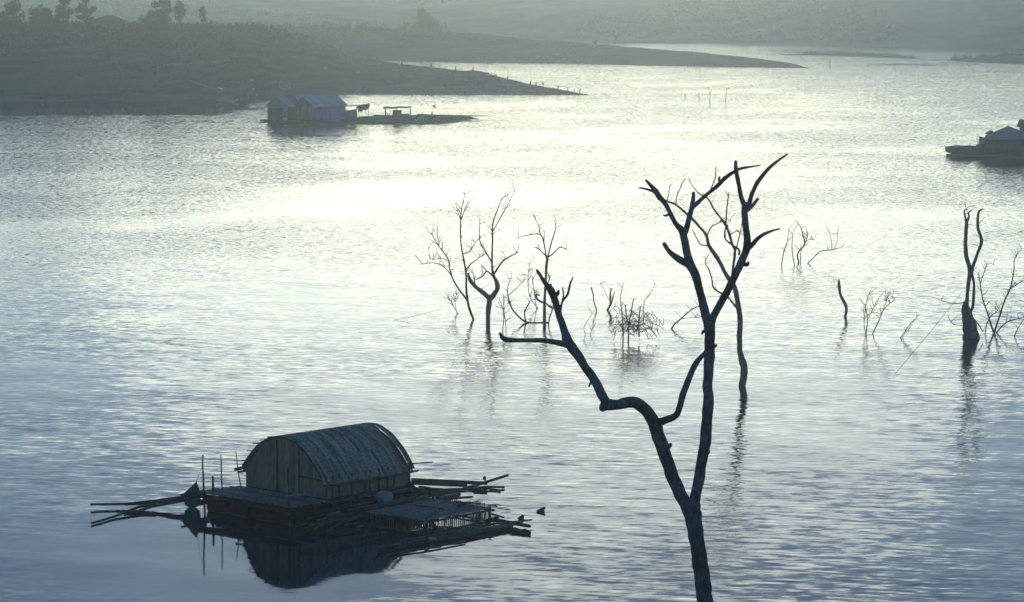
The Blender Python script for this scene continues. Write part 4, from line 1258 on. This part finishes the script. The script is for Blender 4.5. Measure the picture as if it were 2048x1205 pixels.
MB().prism([Vector((W0.x - .05, W0.y + .1, zb)), Vector((W1.x, W1.y + .1, zb)), W1 + Vector((0, .1, 0)), W0 + Vector((0, .1, 0))], (0, .05, 0)).build('wall_backing', M['darkwood'], rh)
pk_ = rp(2016, 253.5, 2)
eL, eR = rp(1970, 276.5, -.5), rp(2066, 275, -.5)
eLb, eRb = rp(1970, 272, 4.3), rp(2066, 271, 4.3)
n = 6
for k in range(n):
    a, b = k / n, (k + 1) / n
    A0, A1 = eL.lerp(pk_, a), eR.lerp(pk_, a)
    B0, B1 = eL.lerp(pk_, b) + Z * .02, eR.lerp(pk_, b) + Z * .02
    MB().prism([A0, A1, B1, B0], (0, .03, .05)).build('roof_sheet', M['gable'], rh)
for s_, (e0, e1) in enumerate(((eLb, eL), (eR, eRb), (eRb, eLb))):
    MB().prism([e0, e1, pk_], (0, 0, .04)).build('roof_sheet', M['gable'], rh)
MB().plank(eL - Z * .06, eR - Z * .06, .05, .16).build('fascia', M['palewall'], rh)
MB().prism([rp(1972, 268.5, 2), rp(1985, 262, 2), rp(1988, 265, 2), rp(1976, 270, 2)], (0, 1, .03)).build('roof_patch', M['darkwood'], rh)
for k in range(7):
    y = 313 - k * .4
    MB().tube([at(1893 + k * 3, 310.5 + k * .5, .1 + .02 * k), at(1970, 312 + k * .4, .14), at(2064, 313.5 + k * .3, .12)], .12, 6).build('raft_log', M['darkwood'], rh, smooth=True)
MB().prism([rp(1904, 309), rp(2064, 311), rp(2064, 301), rp(1972, 297), rp(1925, 296), rp(1903, 299)], (0, 4.5, 0)).build('porch', M['darkwood'], rh)
for i, (x0, y0, x1, y1) in enumerate([(1903, 298, 1930, 294), (1913, 295.5, 1941, 292), (1918, 297, 1972, 296), (1953, 291, 1966, 289.5), (1938, 293, 1970, 294.5)]):
    MB().plank(rp(x0, y0, .5 * i), rp(x1, y1, .5 * i), .5, .12).build('plank', M['pole'], rh)
MB().tube([rp(1955, 290, .5), rp(1956, 268, .5)], .03, 5).build('post', M['pole'], rh)
r2 = rp(2062, 300, 6)
nb = thing('raft_house', 'corner of a second dark roof at the extreme right edge', 'houseboat', Vector((r2.x, r2.y, 0)))
MB().prism([rp(2043, 256, 5), rp(2049, 242, 5), rp(2080, 242, 5), rp(2090, 260, 5)], (0, 3, 0)).build('roof', M['rooftile'], nb)
q = rp(2048, 262, 5.3)
MB().prism([Vector((q.x, q.y, -.1)), Vector((q.x + 1.6, q.y, -.1)), rp(2084, 258, 5.3), rp(2047, 258, 5.3)], (0, 2.4, 0)).build('wall', M['darkwall'], nb)

# ------------------------------------------------------------------ small things on the left shore
for px, py, hh, lab in ((563, 180, 17, 'pale oval net frame standing on the shore, left one of three'), (569, 184, 15, 'pale oval net frame on the shore, lowest and middle of three'), (577, 181, 15, 'pale oval net frame standing on the shore, right one of three')):
    g = ground(px, py) or at(px, py)
    t = thing('net_frame', lab, 'net frame', g, 'oval net frames drying on the shore')
    c = g + Z * (hh / 13.5 / 2 + .12)
    el = [c + Vector((math.cos(a) * .3, math.sin(a) * .08, math.sin(a) * hh / 13.5 / 2)) for a in [k * math.pi / 9 for k in range(19)]]
    MB().tube(el, .025, 5).build('hoop', M['white'], t)
    MB().prism(el[:18], (0, .02, 0)).build('netting', M['foam'], t)
    MB().tube([g - Z * .1, c], .03, 5).build('stake', M['pole'], t)
bt_ = at(455, 204.5, 0)
boat = thing('rowing_boat', 'small pale narrow boat at the waterline of the left shore', 'boat', bt_)
hull = MB()
for i in range(11):
    s = i / 10 * 2 - 1
    w = .42 * (1 - abs(s) ** 2.4) + .015
    kz = .12 + .3 * abs(s) ** 3
    x = s * 1.6
    for dy, dz in ((-w, kz + .24), (-w * .6, kz - .16), (w * .6, kz - .16), (w, kz + .24), (w * .82, kz + .22), (0, kz - .08), (-w * .82, kz + .22)):
        hull.v.append(bt_ + Vector((x, dy, dz - .05)))
for i in range(10):
    for j in range(7):
        a, b = i * 7 + j, i * 7 + (j + 1) % 7
        hull.f.append((a, b, b + 7, a + 7))
hull.build('hull', M['palewall'], boat)
for s in (-.6, .5):
    MB().plank(bt_ + Vector((s, -.36, .2)), bt_ + Vector((s, .36, .2)), .16, .03).build('thwart', M['pole'], boat)
for px, py, lab in ((438, 180, 'white bag at the end of the shore path'), (504, 163, 'tiny white litter on the slope above the boat'), (505, 181, 'tiny white litter near the houses on the shore'), (650, 138, 'small pale stone high on the slope above the tin roofs'), (716, 147, 'small pale stone near the top of the near spit')):
    g = ground(px, py)
    if g: MB().blob(g + Z * .12, (.5, .3, .2) if py == 180 else (.3, .2, .12), px, .3).build_own('pale_bundle', M['white'], g, label=lab, cat='bundle')

# stumps along the ridge of the near spit, and on the second spit
stumps = [(802, 131, 10, 'stump'), (862, 134, 8, 'stump'), (878, 136, 10, 'stick'), (893, 138, 6, 'stick'), (911, 141, 10, 'stump'), (946, 145, 12, 'stump'), (993, 154, 6, 'stick'), (1015, 160, 8, 'stump'), (1042, 167, 8, 'stick'), (1060, 170, 10, 'stump'), (1072, 172, 10, 'stump'), (1087, 174, 12, 'shrub'), (1117, 181, 12, 'shrub'), (1136, 184, 12, 'stick'), (1149, 186, 10, 'stick'), (1160, 188, 13, 'stick'), (1229, 95, 12, 'stick'), (1239, 96, 6, 'stump'), (1100, 88, 6, 'shrub'), (1140, 90, 6, 'shrub')]
ordn = ['first', 'second', 'third', 'fourth', 'fifth', 'sixth', 'seventh', 'eighth', 'ninth', 'tenth', 'eleventh', 'twelfth', 'thirteenth', 'fourteenth', 'fifteenth', 'sixteenth']
for i, (px, py, hh, kd) in enumerate(stumps):
    hf = land_h
    Yc = 455 if py > 120 else 600
    g = ground(px, py + 1.2, Y0=Yc - 40 if py > 120 else 590)
    if g is None: continue
    ppm = F / g.y
    h = hh / ppm
    rr = random.Random(500 + i)
    lab = ('%s dead %s from the left along the crest of the near spit' % (ordn[i], kd)) if i < 16 else ['thin stick on the crest of the second spit', 'short stump just right of the thin stick on the second spit', 'low dry shrub at the left of the second spit crest', 'low dry shrub nearest the little tree on the second spit'][i - 16]
    mb = MB()
    r = {'stump': .13, 'stick': .07, 'shrub': .05}[kd]
    mb.tube([g - Z * .3, g + Vector((rr.uniform(-.1, .1), 0, h * .5)), g + Vector((rr.uniform(-.2, .2), 0, h))], [r * 1.3, r, r * .7], 6)
    for k in range({'stump': 0, 'stick': 1, 'shrub': 7}[kd]):
        b0 = g + Z * h * rr.uniform(.3, .8)
        mb.tube([b0, b0 + Vector((rr.uniform(-.6, .6), rr.uniform(-.3, .3), h * rr.uniform(.1, .4)))], [.035, .02], 4)
    mb.build_own('ridge_' + kd, M['deadwood'], g, label=lab, cat=kd)

# footpath on the left slope
def strip(name, pts, w):
    sp = spline(pts, 10)
    mb = MB()
    last = None
    for x, y in sp:
        g = ground(x, y, step=.25)
        if g is None: continue
        e = Vector((0, w, 0))
        lift = .06
        for d in (-1, 1):
            p = g + Vector((0, d * w / 2, 0))
            px = 1024 + F * p.x / (p.y * CP + H * SP)
            mb.v.append(Vector((p.x, p.y, land_h(px, p.y) + lift)))
        k = len(mb.v)
        if k >= 4: mb.f.append((k - 4, k - 2, k - 1, k - 3))
    mb.build(name, M['path'], kind='structure')
strip('footpath', [(160, 165), (200, 153), (250, 147), (300, 142), (330, 132), (380, 129), (430, 125), (470, 119)], 1.1)
strip('footpath', [(372, 159), (395, 168), (415, 175), (432, 180)], .9)
strip('footpath', [(430, 125), (445, 134), (455, 142)], .7)

# ------------------------------------------------------------------ vegetation
def leafy_tree(name, label, px, top, bot, wpx, hf=land_h, Y0=400, Y1=1200, seed=1, n=1300, shape=1.0, mat='leaf', group=None, trunk=.35, gy=None, cat='tree', size=.3):
    g = gy or ground(px, bot, hf, Y0, Y1) 
    if g is None:
        return None
    rng = random.Random(seed)
    ppm = F / g.y
    ht = (bot - top) / ppm
    rw = wpx / 2 / ppm
    t = thing(name, label, cat, g, group)
    tk = MB()
    tk.tube([g - Z * .4, g + Vector((rng.uniform(-.1, .1), 0, ht * .3)), g + Vector((rng.uniform(-.2, .2), 0, ht * .72))], [ht * .035, ht * .026, ht * .01], 6)
    crown_lo = ht * trunk
    cl = []
    for k in range(22):
        a, u = rng.uniform(0, 6.28), rng.random()
        hh = rng.uniform(0, 1)
        rad = rw * (math.sin(math.pi * min(1, .12 + hh * .86)) ** (.6 * shape)) * math.sqrt(u) * .82
        c = g + Vector((math.cos(a) * rad, math.sin(a) * rad, crown_lo + (ht - crown_lo) * (.06 + .84 * hh)))
        cl.append((c, rw * rng.uniform(.2, .4)))
        if k % 3 == 0:
            m0 = g + Z * ht * rng.uniform(.2, .5)
            tk.tube([m0, m0.lerp(c, .6) + Z * .1, c], [ht * .013, ht * .009, ht * .004], 4)
    tk.build('trunk', M['deadwood'], t)
    cr = MB()
    for _ in range(n):
        c, r = cl[rng.randrange(len(cl))]
        d = Vector((rng.gauss(0, 1), rng.gauss(0, 1), rng.gauss(0, .8))).normalized() * r * rng.random() ** .4
        cr.leaf(c + d, size * rng.uniform(.5, 1.1), rng)
    cr.build('crown', M[mat], t, kind='stuff')
    return t

leafy_tree('broadleaf_tree', 'tall dark tree with full crown cut by the top edge, far left hill', 127, -16, 60, 50, seed=1, n=2600, trunk=.08)
leafy_tree('broadleaf_tree', 'tall loose-crowned tree right of the full-crowned one on the left hill', 172, -14, 60, 40, seed=2, n=1100, trunk=.1)
leafy_tree('broadleaf_tree', 'dark rounded tree on the hill at the far left', 28, 2, 60, 56, seed=3, n=2000, trunk=.03)
leafy_tree('broadleaf_tree', 'low bushy tree left of the tall dark tree on the hill', 80, 14, 60, 60, seed=4, n=2000, trunk=.02)
leafy_tree('broadleaf_tree', 'flat-topped tree on the hill crest, left of a matching pair', 327, -2, 58, 44, seed=5, n=1300, trunk=.42)
leafy_tree('broadleaf_tree', 'slighter flat-topped tree, right of the pair on the crest', 358, 4, 58, 30, seed=6, n=520, trunk=.35)
leafy_tree('broadleaf_tree', 'small thin lone tree on the crest right of the flat-topped pair', 406, 11, 58, 15, seed=7, n=260, trunk=.3)
leafy_tree('broadleaf_tree', 'round-headed tree standing above the scrub of the second spit', 848, 18, 66, 42, seed=8, n=2000, trunk=.3)
leafy_tree('bushy_tree', 'wide low bush spreading around the foot of the round-headed tree', 845, 38, 68, 100, seed=9, n=2400, trunk=.02, mat='leaf_dry', cat='bush')
leafy_tree('bushy_tree', 'bush under the flat-topped pair on the crest', 312, 24, 60, 64, seed=10, n=1600, trunk=.02, cat='bush')
leafy_tree('broadleaf_tree', 'tiny lone tree on the crest of the second spit', 1190, 81, 94, 8, seed=11, n=120, trunk=.35, size=.25)

# a house with a hipped roof among the trees on the left hill
hg = ground(217, 58) or atY(217, 50, 700)
hh = thing('hill_house', 'house with dark hipped roof among the trees on the left hill', 'house', hg)
s_ = F / hg.y
wv_ = 3.0
MB().box(hg + Z * .5, (wv_ * .75, 0, 0), (0, 2, 0), (0, 0, .6)).build('wall', M['gable'], hh)
zz = hg + Z * 1.1
e = [zz + Vector((a * wv_, b * 2.6, 0)) for a, b in ((-1, -1), (1, -1), (1, 1), (-1, 1))]
r0, r1 = zz + Vector((-.4, 0, 1.05)), zz + Vector((.6, 0, 1.05))
for poly in ((e[0], e[1], r1, r0), (e[2], e[3], r0, r1), (e[1], e[2], r1), (e[3], e[0], r0)):
    MB().prism(poly, (0, 0, .08)).build('roof_slope', M['rooftile'], hh)
sg = ground(94, 46) or atY(94, 46, 700)
shd = thing('hill_shed', 'pale low roof among the bushes at far left on the hill', 'shed', sg)
MB().box(sg + Z * .7, (.9, 0, 0), (0, 1, 0), (0, 0, .7)).build('wall', M['darkwall'], shd)
MB().prism([sg + Vector((-1.2, -1.2, 1.35)), sg + Vector((1.2, -1.2, 1.6)), sg + Vector((1.2, 1.2, 1.7)), sg + Vector((-1.2, 1.2, 1.5))], Z * .07).build('roof', M['tin'], shd)

# thickets: shrubs along the crest, dry scrub over the slopes, bushes on the far hills
def thicket(name, label, spots, mat, leaf):
    rng = random.Random(len(spots) * 7 + len(name))
    mb = MB()
    for p, rx, rz, n in spots:
        for _ in range(n):
            d = Vector((rng.gauss(0, 1), rng.gauss(0, 1), 0))
            d = d.normalized() * math.sqrt(rng.random()) * rx if d.length else d
            z = rz * (1 - (d.length / rx) ** 2 * .6) * rng.random() ** .7
            mb.leaf(p + Vector((d.x, d.y, z)), leaf * rng.uniform(.5, 1.2), rng)
    o = mb.build(name, M[mat], kind='stuff', label=label, cat='scrub')
    return o
rs = random.Random(909)
spots = []
CREST_TOP = [(-480, 30), (0, 34), (90, 36), (230, 44), (300, 40), (400, 40), (460, 42), (500, 38), (560, 44), (620, 38), (690, 42), (740, 44), (780, 52), (880, 62), (930, 68), (1000, 74), (1060, 81)]
for k in range(1500):
    px = rs.uniform(-480, 1055)
    yc = lerp_t(B_CREST, px)
    depth_px = rs.random() ** 1.6 * (46 if px < 480 else 22 if px < 720 else 8)
    g = ground(px, yc + 1.5 + depth_px, Y0=430)
    if g is None: continue
    ht = max(.6, (yc - lerp_t(CREST_TOP, px) + 3) / (F / g.y)) * rs.uniform(.55, 1.1) * (1 if depth_px < 8 else .7)
    spots.append((g - Z * .2, rs.uniform(.9, 2.0), ht, 26 if depth_px < 12 else 18))
thicket('thicket', 'dense dark thicket along the crest of the left hill and second spit', spots, 'leaf', .34)
spots = []
for k in range(5200):
    px = rs.uniform(-300, 1600)
    py = rs.uniform(58, 204)
    g = ground(px, py, Y0=402, step=2.5)
    if g is None or noise.noise(Vector((g.x * .05, g.y * .03, 5))) < -.25: continue
    spots.append((g - Z * .1, rs.uniform(.3, .9), rs.uniform(.2, .75), 6))
dark = []
for k in range(420):
    px = rs.uniform(-300, 1000)
    py = rs.uniform(62, 175)
    g = ground(px, py, Y0=402, step=2.5)
    if g is None or noise.noise(Vector((g.x * .03, g.y * .02, 9))) < -.05: continue
    r = rs.uniform(.6, 1.8)
    dark.append((g - Z * .2, r, r * rs.uniform(.5, 1.0), 22))
thicket('slope_bushes', 'dark bushes dotted over the slope of the left headland', dark, 'leaf', .28)
thicket('dry_scrub', 'low dry scrub and grass tufts scattered over the left shore slopes', spots, 'leaf_dry', .22)
spots = []
for isl, x0, x1, y0 in ((isl_a, 1590, 1850, 630), (isl_b, 1895, 2350, 565)):
    for k in range(150):
        px = rs.uniform(x0, x1)
        best = max(((isl(px, Y), Y) for Y in frange(y0, y0 + 120, 4)))
        if best[0] < .1: continue
        Y = best[1]
        spots.append((Vector(((px - 1024) / F * (Y * CP + H * SP), Y, best[0] - .1)), rs.uniform(.3, 1.0), rs.uniform(.4, 1.3 if isl is isl_b else .7), 14))
thicket('island_scrub', 'tufts of reeds and scrub on the two low islands at right', spots, 'leaf_dry', .22)
spots, bigs = [], []
for k in range(2600):
    px = rs.uniform(200, 2250)
    py = rs.uniform(-8, 96)
    g = ground(px, py, hill_h, 720, 1500, 6)
    if g is None or g.z < .3: continue
    dens = noise.noise(Vector((g.x * .012, g.y * .008, 1.5)))
    if dens < -.15: continue
    r = rs.uniform(.6, 2.0)
    spots.append((g - Z * .2, r, r * rs.uniform(.8, 1.6), 12))
thicket('hill_bushes', 'scattered bushes and small trees covering the hazy far hills', spots, 'leaf', .5)

# smoke from a small fire on the far hillside
sm, sn, sl = nodes_of('smoke')
sn.remove(sn['Principled BSDF'])
sv = sn.new('ShaderNodeVolumePrincipled')
sv.inputs['Color'].default_value = (.95, .95, .92, 1)
sv.inputs['Density'].default_value = .022
sv.inputs['Anisotropy'].default_value = .6
sl.new(sv.outputs[0], sn['Material Output'].inputs['Volume'])
sg0 = ground(1143, 44, hill_h, 720, 1500, 3) or atY(1143, 44, 900)
pts = [sg0 + Vector(q) for q in ((0, 0, .2), (-1.2, 0, 1.4), (-4, 1, 3.2), (-8, 2, 5.2), (-13, 3, 7.5), (-19, 4, 9.5))]
MB().tube(pts, [.3, .9, 1.7, 2.6, 3.4, 3.0], 12).build('smoke', sm, kind='stuff', label='faint plume of smoke drifting left off the far hillside', cat='smoke')

# tuft on the bank below the camera at the lower left corner
spots = []
for k in range(60):
    X, Y = rs.uniform(-12, -8.3), rs.uniform(42, 54)
    spots.append((Vector((X, Y, bank_h(X, Y) - .1)), .35, .3, 16))
thicket('bank_grass', 'dark grass on the near bank at the lower left corner', spots, 'leaf_dry', .08)

# ------------------------------------------------------------------ haze over the lake
hz = MB().box((0, 950, 13), (1750, 0, 0), (0, 1030, 0), (0, 0, 17))
hm, hn, hl = nodes_of('haze')
hn.remove(hn['Principled BSDF'])
pv = hn.new('ShaderNodeVolumePrincipled')
pv.inputs['Color'].default_value = (.82, .93, 1.0, 1)
pv.inputs['Density'].default_value = .0007
pv.inputs['Anisotropy'].default_value = .93
hl.new(pv.outputs[0], hn['Material Output'].inputs['Volume'])
hz.build('haze', hm, kind='stuff')
